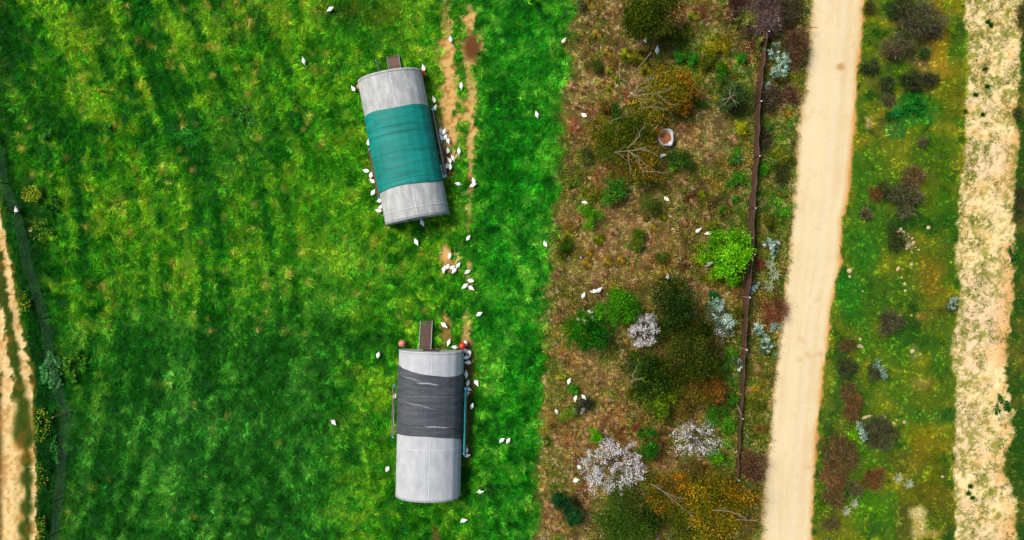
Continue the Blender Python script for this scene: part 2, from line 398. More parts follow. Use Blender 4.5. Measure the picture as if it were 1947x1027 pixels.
def colour(X, Y, f=None):
    """colour (sRGB 0-255) of the ground cover at world points, coop shadow painted in"""
    if f is None: f = fields(X, Y)
    px, py = f['px'], f['py']
    n1 = fbm(X, Y, 3.2, 5, 11); n2 = fbm(X, Y, 1.1, 4, 17); n3 = fbm(X, Y, 0.45, 3, 25)
    st = fbm(X + .05 * Y + .012 * Y * Y, Y, 0.75, 3, 31, sy=12.0)
    v = np.clip(.5 + (n1 - .5) * .85 + (n2 - .5) * .9 + (n3 - .5) * 1.25 + (st - .5) * 1.6 * ss(660, 480, px) - .16 * ss(560, 700, py) * ss(700, 560, px) + .12 * ss(480, 600, px) * ss(880, 820, px) * ss(680, 560, py) + .06 * ss(660, 720, py) * ss(500, 600, px) * ss(760, 700, px), 0, 1)
    # meadow
    dark = np.array((16, 78, 8.)); mid = np.array((44, 116, 14.)); lig = np.array((100, 154, 24.))
    c = mixc(mixc(np.broadcast_to(dark, (*px.shape, 3)), mid, ss(.12, .5, v)), lig, ss(.52, .95, v))
    south = ss(480, 740, py + 260 * (n1 - .5) + .25 * (px - 350)) * ss(740, 560, px + 90 * (n2 - .5))
    c = mixc(c, mixc(mixc(np.broadcast_to(np.array((20, 76, 16.)), (*px.shape, 3)), (38, 106, 26), ss(.1, .5, v)), (74, 142, 46), ss(.5, .95, v)), south * .85)
    east = .85 * ss(840, 960, px + 70 * (n1 - .5))
    ce = mixc(mixc(np.broadcast_to(np.array((12, 74, 10.)), (*px.shape, 3)), (28, 116, 18), ss(.15, .52, v)), (84, 156, 40), ss(.52, .88, v))
    c = mixc(c, ce, east)
    yel = ss(.5, .72, .5 * fbm(X, Y, 1.6, 4, 41) + .5 * fbm(X, Y, .6, 3, 47)) * ss(620, 380, px + 0.35 * py) * .7 + ss(.5, .7, fbm(X, Y, 1.3, 4, 44)) * ss(500, 560, px) * ss(880, 820, px) * ss(650, 560, py) * .5
    c = mixc(c, (122, 146, 24), yel * .8 * ss(.35, .6, v))
    c = apply_patches(c, X, Y, px, py, FIELD_PATCH, 50, .5)
    for x, y, rx, ry, s, hue in SPOTS:
        m = (np.abs(px - x) < rx * 2) & (np.abs(py - y) < ry * 2)
        if m.any():
            c[m] = mixc(c[m], (190 + 10 * hue, 165 - 20 * hue, 60 + 20 * hue), blob(px[m], py[m], x, y, rx, ry, .8) * s * .8)
    near = ss(22, 0, scrub_l(py) - px)
    c = mixc(c, (70, 150, 26), near * .35)
    strip = ss(34, 12, np.abs(px - np.interp(py, [270, 350, 498, 604, 750, 838, 945, 1024], [0, 8, 46, 76, 100, 104, 98, 92])))
    c = mixc(c, (12, 58, 14), strip * .6)
    # worn chicken paths
    pn = fbm(X, Y, .25, 3, 61)
    pc = mixc(np.broadcast_to(np.array((234, 190, 116.)), (*px.shape, 3)), (186, 134, 68), ss(.45, .75, pn))
    brown = np.maximum.reduce([blob(px, py, 898, 90, 17, 26), blob(px, py, 849, 310, 14, 26) * .7, blob(px, py, 893, 348, 7, 10) * .8, blob(px, py, 846, 630, 14, 34) * .6, ss(640, 660, py) * .9, blob(px, py, 860, 505, 16, 14) * .4])
    pc = mixc(pc, (112, 72, 38), brown)
    c = mixc(c, pc, f['path'])
    # farm track
    tz = f['track_zone']
    tc = mixc(np.broadcast_to(np.array((60, 84, 16.)), (*px.shape, 3)), (118, 98, 26), ss(.4, .7, n2))
    rc = mixc(np.broadcast_to(np.array((256, 222, 156.)), (*px.shape, 3)), (216, 168, 98), ss(.42, .7, .6 * pn + .4 * n2))
    rc = mixc(rc, (130, 84, 44), ss(10, -6, px) * ss(640, 760, py) * .8)
    c = mixc(c, mixc(tc, rc, f['rut']), tz)
    # scrub
    s1 = fbm(X, Y, 1.8, 5, 71); s2 = fbm(X, Y, .7, 4, 77)
    sc = mixc(np.broadcast_to(np.array((100, 80, 42.)), (*px.shape, 3)), (154, 122, 72), ss(.45, .7, s2))
    sc = mixc(sc, (88, 94, 30), ss(.46, .62, s1)); sc = mixc(sc, (98, 64, 40), ss(.42, .28, s1) * .6)
    sc = mixc(sc, (72, 100, 28), ss(30, 0, px - scrub_l(py)) * .6 + ss(1290, 1420, px) * ss(.42, .6, fbm(X, Y, 2.2, 4, 83)) * .8)
    sc = mixc(sc, (74, 104, 24), ss(1425, 1450, px) * .55)
    sc = mixc(sc, (140, 124, 44), ss(.52, .68, fbm(X, Y, 1.2, 4, 87)) * .7)
    sc = apply_patches(sc, X, Y, px, py, SCRUB_PATCH, 56)
    c = mixc(c, sc, f['scrub'])
    # right verge and far bank
    g = fbm(X, Y, 1.5, 5, 91)
    vc = mixc(np.broadcast_to(np.array((74, 110, 18.)), (*px.shape, 3)), (130, 134, 26), ss(.35, .65, g))
    vc = mixc(vc, (24, 68, 14), ss(.45, .3, n2) * .7)
    vc = apply_patches(vc, X, Y, px, py, VERGE_PATCH, 57, .8)
    c = mixc(c, vc, ((px > road_r(py) - 15)).astype(float))
    fb = mixc(np.broadcast_to(np.array((44, 84, 18.)), (*px.shape, 3)), (100, 104, 30), ss(.45, .7, g))
    c = mixc(c, fb, f['far'].astype(float))
    # sandy strip
    u = f['sand_u']
    sn = fbm(X, Y, .5, 4, 101); sb = fbm(X, Y, 2.4, 4, 105)
    cs = mixc(np.broadcast_to(np.array((262, 236, 172.)), (*px.shape, 3)), (248, 208, 134), ss(.45, .75, sn))
    cs = mixc(cs, (256, 222, 180), ss(.5, .7, sb) * .7)
    cs = mixc(cs, (236, 178, 100), ss(.62, .95, u) * ss(.45, .6, sb) * .7)
    cs = mixc(cs, (236, 208, 164), ss(.62, .78, fbm(X, Y, 1.0, 4, 108)) * .6)
    spk = ss(.60, .68, fbm(X, Y, .22, 2, 111)) * ss(.38, .56, fbm(X, Y, 1.5, 3, 115) + .12 * (1 - u))
    cs = mixc(cs, (150, 130, 48), spk * .45)
    gp = ss(.50, .62, fbm(X, Y, 1.0, 4, 117) + .12 * (.45 - u) + .16 * np.exp(-np.minimum(u, 1 - u) / .06)) * ss(.42, .56, fbm(X, Y, .28, 3, 119))
    cs = mixc(cs, (150, 152, 60), gp * .85)
    c = mixc(c, cs, f['sand'])
    # road
    u = f['road_u']
    rs_ = .6 * fbm(u * 5.0, Y, .5, 3, 121, sy=14.0) + .4 * fbm(X, Y, 2.0, 4, 125)
    cr = mixc(np.broadcast_to(np.array((250, 228, 180.)), (*px.shape, 3)), (243, 217, 166), ss(.4, .62, rs_))
    cr = mixc(cr, (250, 232, 192), np.exp(-((u - .62) / .07) ** 2) * .7 + np.exp(-((u - .3) / .06) ** 2) * .5)
    cr = mixc(cr, (228, 180, 108), ss(.10, .0, u) * .75 + ss(.88, 1.0, u + .06 * (n2 - .5)) * .9)
    cr = mixc(cr, (222, 150, 84), ss(.95, 1.0, u + .05 * (n2 - .5)) * .8)
    cr = mixc(cr, (206, 160, 96), blob(px, py, 1599, 127, 8, 7) * .8)
    cr = mixc(cr, (218, 182, 126), ss(.66, .8, fbm(X, Y, 1.4, 4, 131)) * .5)
    c = mixc(c, cr, f['road'])
    return c
def height(X, Y, f=None):
    if f is None: f = fields(X, Y)
    soft = 1 - np.clip(f['road'] + f['path'] * .9 + f['rut'], 0, 1)
    h = (fbm(X, Y, 7, 3, 141) - .5) * .16
    h = h + soft * (fbm(X, Y, .9, 4, 145) - .4) * .14 + .02 * (fbm(X, Y, .3, 2, 149) - .5)
    h = h - .05 * f['path'] - .05 * f['rut'] - .06 * f['road'] * (1 - np.exp(-((f['road_u'] - .48) / .3) ** 2) * .6)
    h = h + f['sand'] * (fbm(X, Y, .6, 4, 151) - .5) * .16
    return h

# ------------------------------------------------------------ ground sheets
X0, X1, Y0, Y1, CELL = -46.0, 46.0, -26.0, 26.0, 0.125
nx = int((X1 - X0) / CELL) + 1; ny = int((Y1 - Y0) / CELL) + 1
gx, gy = np.meshgrid(np.linspace(X0, X1, nx), np.linspace(Y0, Y1, ny))
GF = fields(gx, gy)
GH = height(gx, gy, GF)
edge = np.minimum.reduce([gx - X0, X1 - gx, gy - Y0, Y1 - gy])
GH = GH * ss(0, 2, edge)
GC = colour(gx, gy, GF)
def z_at(x, y):
    i = min(max((x - X0) / CELL, 0), nx - 1.001); j = min(max((y - Y0) / CELL, 0), ny - 1.001)
    a, b = int(i), int(j); u, v = i - a, j - b
    return float((GH[b, a] * (1 - u) + GH[b, a + 1] * u) * (1 - v) + (GH[b + 1, a] * (1 - u) + GH[b + 1, a + 1] * u) * v)
def z_arr(x, y):
    i = np.clip(((x - X0) / CELL), 0, nx - 1.001); j = np.clip(((y - Y0) / CELL), 0, ny - 1.001)
    a = i.astype(int); b = j.astype(int); u = i - a; v = j - b
    return (GH[b, a] * (1 - u) + GH[b, a + 1] * u) * (1 - v) + (GH[b + 1, a] * (1 - u) + GH[b + 1, a + 1] * u) * v
THATCH = np.clip(GF['road'] + GF['path'] + GF['rut'] + GF['sand'], 0, 1)
GL = lin(np.clip(GC, 0, 270)) * (0.85 + 0.15 * THATCH)[..., None]      # bare soil and old thatch between the tufts is darker than live grass
cellf = {k: (v[:-1, :-1].astype(float) + v[1:, 1:] + v[:-1, 1:] + v[1:, :-1]) / 4 for k, v in GF.items()}
reg = np.zeros((ny - 1, nx - 1), dtype=int)
reg[cellf['track_zone'] > .5] = 1
reg[(cellf['path'] > .5)] = 2
reg[cellf['scrub'] > .5] = 3
reg[cellf['verge'] > .5] = 5
reg[cellf['far'] > .5] = 7
reg[cellf['sand'] > .5] = 6
reg[cellf['road'] > .5] = 4
vid = np.arange(nx * ny).reshape(ny, nx)
quads = np.stack([vid[:-1, :-1], vid[:-1, 1:], vid[1:, 1:], vid[1:, :-1]], -1)
allv = np.stack([gx, gy, GH], -1).reshape(-1, 3); allc = GL.reshape(-1, 3)
for rid, (nm, mt) in enumerate([('meadow_ground', M_GRASSG), ('farm_track', M_SANDG), ('worn_dirt_path', M_SANDG), ('scrubland_ground', M_SCRUBG),
                                ('dirt_road', M_ROADG), ('verge_ground', M_GRASSG), ('sandy_riverbed', M_SANDG), ('bank_ground', M_GRASSG)]):
    q = quads[reg == rid]
    used, inv = np.unique(q.ravel(), return_inverse=True)
    o = mesh_np(nm, allv[used], inv.reshape(-1, 4), mt, allc[used], smooth=True)
    tag(o, kind='structure')
# outer land around the detailed part, to the horizon
ov = []; oc = []; of = []
bands = [(-900, -46, (40, 96, 18)), (-46, 4, (40, 100, 18)), (4, 22, (112, 92, 48)), (22, 27, (236, 210, 160)), (27, 34, (62, 98, 20)), (34, 38.5, (240, 210, 150)), (38.5, 46, (48, 78, 20)), (46, 900, (56, 84, 24))]
for x0, x1, col in bands:
    for y0, y1 in ((-900, -26), (26, 900)) if -47 < x0 < 46 and x1 < 47 else ((-900, 900),):
        b = len(ov)
        ov += [(x0, y0, 0), (x1, y0, 0), (x1, y1, 0), (x0, y1, 0)]; oc += [lin(col)] * 4; of.append((b, b + 1, b + 2, b + 3))
tag(mesh_np('surrounding_land', ov, of, M_SCRUBG, np.array(oc)), kind='structure')

# ------------------------------------------------------------ grass as blades (uncountable: one object per kind of ground)
def blades(x, y, z, az, ln, ht, wd, col, tipmul=1.15, rngx=rng):
    n = len(x)
    dx, dy = np.cos(az), np.sin(az)
    v = np.empty((n, 3, 3)); hw = wd / 2
    v[:, 0] = np.stack([x - dy * hw, y + dx * hw, z], -1)
    v[:, 1] = np.stack([x + dy * hw, y - dx * hw, z], -1)
    v[:, 2] = np.stack([x + dx * ln, y + dy * ln, z + ht], -1)
    c = np.repeat(col[:, None, :], 3, 1).copy()
    c[:, 2] *= tipmul
    return v.reshape(-1, 3), np.arange(3 * n).reshape(-1, 3), c.reshape(-1, 3)
def scatter_grass(name, ntuft, per, xr, keep, ln, wd, label, cat, mat=M_LEAF, jitter=.40, pal=None, flow=1.0, hmul=.55, tvar=.30, gain=1.76, repl=None):
    tx = rng.uniform(xr[0], xr[1], ntuft); ty = rng.uniform(Y0 + .2, Y1 - .2, ntuft)
    ff = fields(tx, ty)
    k = keep(ff) > rng.random(ntuft)
    k2 = rng.random(k.sum()) < .55 + 1.4 * (fbm(tx[k], ty[k], .5, 2, 168) - .28)
    tx, ty = tx[k][k2], ty[k][k2]; n = len(tx)
    tc = colour(tx, ty)
    tj = np.exp(rng.normal(0, tvar, n) + 1.5 * (fbm(tx, ty, .55, 3, 165) - .5))
    tsz = rng.uniform(.65, 1.35, n)
    x = np.repeat(tx, per) + rng.normal(0, .045, n * per); y = np.repeat(ty, per) + rng.normal(0, .045, n * per)
    fl = fbm(tx, ty, 2.5, 3, 160) * 4 * math.pi
    az = rng.uniform(0, 2 * math.pi, n * per)
    ax = np.cos(az) + flow * np.repeat(np.cos(fl), per); ay = np.sin(az) + flow * np.repeat(np.sin(fl), per)
    az = np.arctan2(ay, ax)
    L = rng.uniform(ln[0], ln[1], n * per) * np.repeat(tsz, per)
    H = L * rng.uniform(.25, 1.0, n * per) * hmul
    col = lin(np.clip(tc, 0, 255))
    col = np.repeat(col * tj[:, None], per, 0)
    if pal is not None:
        pc = lin(np.array(pal, dtype=float)); idx = np.repeat(rng.integers(0, len(pc), n), per)
        t = np.repeat(rng.uniform(.1, .75, n), per)[:, None]
        if repl: t = np.full_like(t, repl)
        col = col * (1 - t) + pc[idx] * t
    b = np.exp(rng.normal(0, jitter, n * per))
    hue = rng.normal(0, .10, n * per) + np.repeat(rng.normal(0, .11, n), per)
    col = col * b[:, None] * np.stack([1 + hue, np.ones_like(hue), 1 - hue * .5], -1)
    col = np.clip(col * gain, 0.002, .75)
    v, fa, c = blades(x, y, z_arr(x, y) - .01, az, L * .9, H, rng.uniform(wd[0], wd[1], n * per), col)
    o = mesh_np(name, v, fa, mat, c)
    tag(o, label, cat, kind='stuff')
    return o
def coopfree(f): return 1.0
scatter_grass('meadow_grass', 56000, 12, (-46, 6), lambda f: (1 - f['scrub']) * (1 - f['track_zone']) * (1 - np.clip(f['path'] * 1.25, 0, 1)), (.18, .50), (.032, .055),
              'lush green meadow grass with yellowish spots across the left half', 'grass')
scatter_grass('track_grass', 5000, 9, (-46, -34), lambda f: f['track_zone'] * (1 - f['rut']), (.06, .16), (.02, .035),
              'low green strip growing between the ruts of the farm track', 'grass')
scatter_grass('scrub_grass', 19000, 18, (2, 24), lambda f: f['scrub'] * .97, (.11, .30), (.02, .036),
              'matted dry brown and olive grass covering the scrubland', 'dry grass', M_DRY,
              pal=[(216, 180, 124), (196, 156, 104), (130, 100, 60), (124, 124, 44), (96, 112, 36), (186, 146, 96), (110, 84, 52), (206, 178, 104), (84, 116, 36), (222, 190, 144)], jitter=.45, hmul=.45, flow=.3, tvar=.3, gain=1.9)
scatter_grass('verge_grass', 15000, 12, (22, 40), lambda f: f['verge'] * .97, (.10, .30), (.028, .045),
              'short green and ochre grass between the road and the sandy strip', 'grass')
scatter_grass('bank_grass', 6000, 11, (34, 46), lambda f: f['far'] * .97, (.1, .28), (.03, .045),
              'dark green grass beyond the sandy strip at the right edge', 'grass')
scatter_grass('sand_tufts', 24000, 6, (33, 40), lambda f: f['sand'] * (ss(.5, .64, fbm((f['px'] - 973.5) / S, (513.5 - f['py']) / S, .9, 3, 171) + .16 * (1 - f['sand_u']) - .03) + .5 * np.exp(-np.minimum(f['sand_u'], 1 - f['sand_u']) / .05)), (.07, .2), (.03, .05),
              'small green weeds sprouting through the pale sandy strip', 'weeds', pal=[(82, 112, 34), (130, 140, 44), (66, 96, 32), (170, 160, 64), (110, 130, 40)], jitter=.3, gain=1.1, repl=.85)
scatter_grass('path_edge_weeds', 1500, 7, (-6, -2), lambda f: f['path'] * .25, (.04, .12), (.02, .03),
              'sparse weeds on the worn dirt paths beside the coops', 'weeds')

# ------------------------------------------------------------ auto wording: where a thing stands, by landmark
LAND = [("the green-covered coop", 768, 281), ("the black-covered coop", 816, 803), ("the lime green tree", 1385, 480), ("the white bulk bag", 1265, 262),
        ("the largest white blossom tree", 1165, 885), ("the smallest white blossom tree", 1228, 627), ("the sparse white blossom tree", 1325, 835),
        ("the pale rock pile", 1720, 462), ("the agave pair in the verge", 1720, 915), ("the agaves beside the road", 1466, 525),
        ("the bare soil patch by the fence", 1420, 92), ("the big orange-leaved tree", 1380, 960), ("the silver shrub beside the road", 1485, 125),
        ("the dark olive tree up top", 1245, 30), ("the pale leaning fence post", 135, 783), ("the silver shrubs at the fence", 1445, 642),
        ("the round sand patch", 1748, 985), ("the blue bottle", 1105, 491), ("the large mauve-brown shrub up top", 1745, 30), ("the red-brown verge shrub", 1660, 912),
        ("the round grey-brown verge shrub", 1690, 612)]
LABELQ = {}
def where(o, look, px, py, skip=()):
    best = sorted((math.hypot(px - x, py - y), n, x, y) for n, x, y in LAND if n not in skip and math.hypot(px - x, py - y) > 12)[0]
    d, n, x, y = best
    a = math.degrees(math.atan2(-(py - y), px - x)) % 360
    w = ['right of', 'above right of', 'above', 'above left of', 'left of', 'below left of', 'below', 'below right of'][int((a + 22.5) // 45) % 8]
    LABELQ.setdefault((look, w, n), []).append((d, o))
def flush_labels():
    ordn = ['nearest it', 'second nearest it', 'third nearest it', 'fourth nearest it', 'fifth nearest it', 'sixth nearest it', 'seventh nearest it', 'eighth nearest it', 'ninth nearest it']
    for (look, w, n), lst in LABELQ.items():
        lst.sort(key=lambda t: t[0])
        for i, (d, o) in enumerate(lst):
            o['label'] = f"{look} {w} {n}" + (f", {ordn[i]}" if len(lst) > 1 else "")

# ------------------------------------------------------------ hen coops
def mat_cover(name, a, b_, spots, rough=.6, streak=(1, 1, 1), scale=1.5, ripple=0.25, fleck=.0):
    m, nt, p = new_mat(name); N = nt.nodes; L = nt.links
    tc = N.new('ShaderNodeTexCoord'); mp = N.new('ShaderNodeMapping'); mp.inputs['Scale'].default_value = streak
    L.new(tc.outputs['Object'], mp.inputs[0])
    n1 = N.new('ShaderNodeTexNoise'); n1.inputs['Scale'].default_value = scale; n1.inputs['Detail'].default_value = 8; n1.inputs['Roughness'].default_value = .62
    L.new(mp.outputs[0], n1.inputs[0])
    r = N.new('ShaderNodeValToRGB'); r.color_ramp.elements[0].position = .3; r.color_ramp.elements[1].position = .68
    r.color_ramp.elements[0].color = (*lin(a), 1); r.color_ramp.elements[1].color = (*lin(b_), 1)
    L.new(n1.outputs[0], r.inputs[0])
    # bird droppings: tiny pale flecks
    vo = N.new('ShaderNodeTexVoronoi'); vo.inputs['Scale'].default_value = 2.6; vo.inputs['Randomness'].default_value = 1
    L.new(tc.outputs['Object'], vo.inputs[0])
    lt = N.new('ShaderNodeMath'); lt.operation = 'LESS_THAN'; lt.inputs[1].default_value = .05
    L.new(vo.outputs['Distance'], lt.inputs[0])
    n2 = N.new('ShaderNodeTexNoise'); n2.inputs['Scale'].default_value = .9; L.new(tc.outputs['Object'], n2.inputs[0])
    gt = N.new('ShaderNodeMath'); gt.operation = 'GREATER_THAN'; gt.inputs[1].default_value = 1 - fleck
    L.new(n2.outputs[0], gt.inputs[0])
    mu = N.new('ShaderNodeMath'); mu.operation = 'MULTIPLY'; L.new(lt.outputs[0], mu.inputs[0]); L.new(gt.outputs[0], mu.inputs[1])
    mx = N.new('ShaderNodeMixRGB'); mx.inputs[2].default_value = (*lin(spots), 1)
    L.new(mu.outputs[0], mx.inputs[0]); L.new(r.outputs[0], mx.inputs[1]); L.new(mx.outputs[0], p.inputs['Base Color'])
    p.inputs['Roughness'].default_value = rough; p.inputs['Specular IOR Level'].default_value = .2
    bp = N.new('ShaderNodeBump'); bp.inputs['Strength'].default_value = ripple; bp.inputs['Distance'].default_value = .05
    L.new(n1.outputs[0], bp.inputs['Height']); L.new(bp.outputs[0], p.inputs['Normal'])
    return m
M_TARP = mat_cover('grey_tarp', (166, 170, 166), (214, 216, 212), (240, 240, 236), streak=(1.5, .6, 1), scale=1.8, fleck=.4)
M_TARP2 = mat_cover('pale_tarp', (186, 190, 192), (213, 216, 218), (240, 240, 236), streak=(1.2, .7, 1), scale=1.8, fleck=.4)
M_TEAL = mat_cover('teal_shade_net', (0, 120, 108), (8, 160, 148), (225, 230, 225), streak=(.25, 2.2, 1), scale=1.3, ripple=.28, fleck=.52)
M_BLACK = mat_cover('black_shade_net', (62, 66, 72), (98, 102, 108), (225, 228, 228), streak=(.3, 2.4, 1), scale=1.3, ripple=.28, fleck=.5)
M_HEM = mat_plain('hem', (176, 180, 176), .7)
M_ENDW = mat_plain('end_wall_cloth', (196, 200, 192), .8, .12, 2, bump=.2)
M_STEEL = mat_plain('galvanised_steel', (150, 155, 155), .45, .15, 6, metallic=.5)
M_DARKP = mat_plain('dark_pipe', (58, 62, 60), .5, .2, 5)
M_BROWNP = mat_plain('rusty_trough', (150, 128, 104), .7, .25, 5, streak=(3, .6, 3))
M_TEALP = mat_plain('teal_pipe', (60, 205, 205), .45, .12, 4)
M_BLUE = mat_plain('blue_plastic', (90, 175, 205), .4, .1)
M_WOOD = mat_plain('weathered_board', (122, 98, 82), .85, .25, 5, bump=.4, streak=(6, .7, 6))
M_WOODD = mat_plain('dark_weathered_board', (104, 84, 74), .85, .25, 5, bump=.4, streak=(6, .7, 6))
M_RED = mat_plain('red_plastic', (255, 26, 36), .3, .06, spec=.5)
M_PINK = mat_plain('faded_red_plastic', (275, 140, 132), .4, .22, 9, spec=.4)
M_WHITE = mat_plain('white_plastic', (236, 238, 240), .4, .05)

M_TEAR = mat_plain('frayed_net', (176, 180, 182), .8, .35, 5, dirt=(110, 114, 118), streak=(1, 5, 1))
CW, CL, CHT = 4.82, 10.9, 2.45
# hoop section: straight facets between purlins, sharply turned at the eaves
SEC = [(-1.0, .12), (-1.0, .36), (-.95, .57), (-.80, .76), (-.56, .90), (-.28, .975), (0, 1.0), (.28, .975), (.56, .90), (.80, .76), (.95, .57), (1.0, .36), (1.0, .12)]
def sec_pt(t):
    """t in 0..12 along the hoop"""
    i = min(int(t), len(SEC) - 2); f = t - i
    return (SEC[i][0] * (1 - f) + SEC[i + 1][0] * f, SEC[i][1] * (1 - f) + SEC[i + 1][1] * f)
def sheet(v0, v1, off, t0=0, t1=12, nt=48, nv=60, sag=.012, seed=0, ripple=0.0):
    """closed cloth following the hoops; v0/v1 are functions of t giving the length fraction of its edges"""
    vs = []; fs = []
    for j in range(nv + 1):
        for i in range(nt + 1):
            t = t0 + (t1 - t0) * i / nt
            x, z = sec_pt(t)
            v = v0(t) + (v1(t) - v0(t)) * j / nv
            yy = CL / 2 - v * CL
            bay = abs(math.sin(math.pi * v * 6))                  # cloth sags between the seven hoops
            k = 1 - sag * bay * (0.4 + .6 * z)
            wr = ripple * (float(noise(t * .4 + seed, v * 40, 1.0, 181)) - .5)
            vs.append((x * (CW / 2 + off) * (1 - .3 * sag * bay), yy, max(.1, z * (CHT + off) * k + wr)))
    for j in range(nv):
        for i in range(nt):
            a = j * (nt + 1) + i
            fs.append((a, a + 1, a + nt + 2, a + nt + 1))
    return vs, fs
def strip_on(t0, t1, v0, v1, w, off, n=14, taper=True, sag=.012, wav=0):
    vs = []; fs = []
    for k in range(n + 1):
        q = k / n; t = t0 + (t1 - t0) * q; v = v0 + (v1 - v0) * q + wav * math.sin(q * 9)
        x, z = sec_pt(t)
        ww = w * ((math.sin(math.pi * min(max(q, .02), .98))) ** .6 if taper else 1)
        bay = abs(math.sin(math.pi * v * 6)); kz = 1 - sag * bay * (0.4 + .6 * z)
        for s in (-1, 1):
            vs.append((x * (CW / 2 + off), CL / 2 - v * CL + s * ww / 2, z * (CHT + off) * kz))
    for k in range(n):
        a = 2 * k
        fs.append((a, a + 1, a + 3, a + 2))
    return vs, fs
def thick(o, t=.01):
    md = o.modifiers.new('thickness', 'SOLIDIFY'); md.thickness = t; md.offset = 1
    return o
def end_wall(parent, s, door):
    mb = MB()
    pts = [(x * (CW / 2 - .04), z * (CHT - .05)) for x, z in (sec_pt(i * .5) for i in range(25))]
    y = s * (CL / 2 - .06)
    b = 0
    for dy in (0, -.05 * s):
        for x, z in pts: mb.v.append((x, y + dy, z))
    n = len(pts)
    mb.face(list(range(n))); mb.face(list(reversed(range(n, 2 * n))))
    for i in range(n):
        j = (i + 1) % n
        mb.face([i, j, j + n, i + n])
    w = mb.build('end_wall', M_ENDW, parent)
    d = MB()
    for x0, z0, dx, dz in ((-.55, .95, .06, 1.7), (.55, .95, .06, 1.7), (0, 1.8, 1.16, .06), (0, .15, 1.16, .06)):
        d.box((x0, y + s * .03, z0), (dx, .05, dz))
    d.build('door_frame', M_STEEL, w)
    if door:
        q = MB(); q.box((0, y + s * .02, .97), (1.04, .03, 1.56)); q.build('door', M_WOODD, w)
def side_unit(parent, s, y0, y1, x, z, kind):
    """long feed pipe on brackets along one side"""
    rail = MB()
    if kind == 'dark':
        rail.tube([(x - .09, y0, z), (x - .09, y1, z)], .055, 8); rail.tube([(x + .08, y0, z + .02), (x + .08, y1, z + .02)], .045, 8)
        r = rail.build('feed_pipe', M_DARKP, parent, True)
        g = MB(); g.tube([(x - .005, y0, z + .06), (x - .005, y1, z + .06)], .018, 6); g.build('rail', M_STEEL, parent)
    elif kind == 'trough':
        for dx in (-.1, .1): rail.box((x + dx, (y0 + y1) / 2, z), (.025, abs(y1 - y0), .13))
        rail.box((x, (y0 + y1) / 2, z - .06), (.2, abs(y1 - y0), .02))
        rail.build('feed_trough', M_BROWNP, parent)
        g = MB(); g.tube([(x - .0, y0, z + .06), (x, y1, z + .06)], .03, 6); g.build('rail', M_BROWNP, parent)
    else:
        rail.tube([(x, y0, z), (x, y1, z)], .06 if kind == 'teal' else .04, 8)
        rail.build('feed_pipe', M_TEALP if kind == 'teal' else M_STEEL, parent, True)
        g = MB(); g.tube([(x + .11 * s, y0, z - .02), (x + .11 * s, y1, z - .02)], .04, 6); g.build('rail', M_DARKP if kind == 'teal' else M_BROWNP, parent)
    for yy in (y0, y1):
        c = MB(); c.tube([(x, yy - .09, z + .02), (x, yy + .07, z + .02)], .10, 8); c.build('end_cap', M_BLUE, parent, True)
    for q in (.12, .5, .88):
        yy = y0 + (y1 - y0) * q
        k = MB(); k.tube([(s * CW / 2, yy, z - .03), (x + .2 * s, yy, z - .03)], .022, 5); k.tube([(x, yy, z - .03), (x, yy, .0)], .022, 5)
        k.build('bracket', M_STEEL, parent)
def ramp(parent, x, wid, ylen, npl, mat, z1=.55):
    y0 = CL / 2 - .02
    root = empty('ramp', (x, y0, 0)); root.parent = parent
    w = wid / npl
    for i in range(npl):
        mb = MB()
        dz = random.uniform(-.008, .008)
        xx = -wid / 2 + w * (i + .5)
        b = len(mb.v)
        ends = [(-.12, z1), (ylen + random.uniform(-.02, .02), .07)]
        for yy, zz in ends:
            for xx2 in (xx - w / 2 + .007, xx + w / 2 - .007):
                mb.v.append((xx2, yy, zz + dz)); mb.v.append((xx2, yy, zz + dz - .035))
        for q in ((0, 2, 6, 4), (1, 5, 7, 3), (0, 4, 5, 1), (2, 3, 7, 6), (0, 1, 3, 2), (4, 6, 7, 5)): mb.face(list(q))
        mb.build('plank', mat, root)
    for q in (.08, .5, .93):
        mb = MB(); mb.box((0, ylen * q, z1 + (.07 - z1) * (ylen * q + .12) / (ylen + .12) + .022), (wid, .05, .03)); mb.build('batten', mat, root)
    for sx in (-1, 1):
        mb = MB(); mb.tube([(sx * wid / 2, -.1, z1 + .02), (sx * wid / 2, ylen, .09)], .022, 5); mb.build('edge_rail', M_STEEL, root)
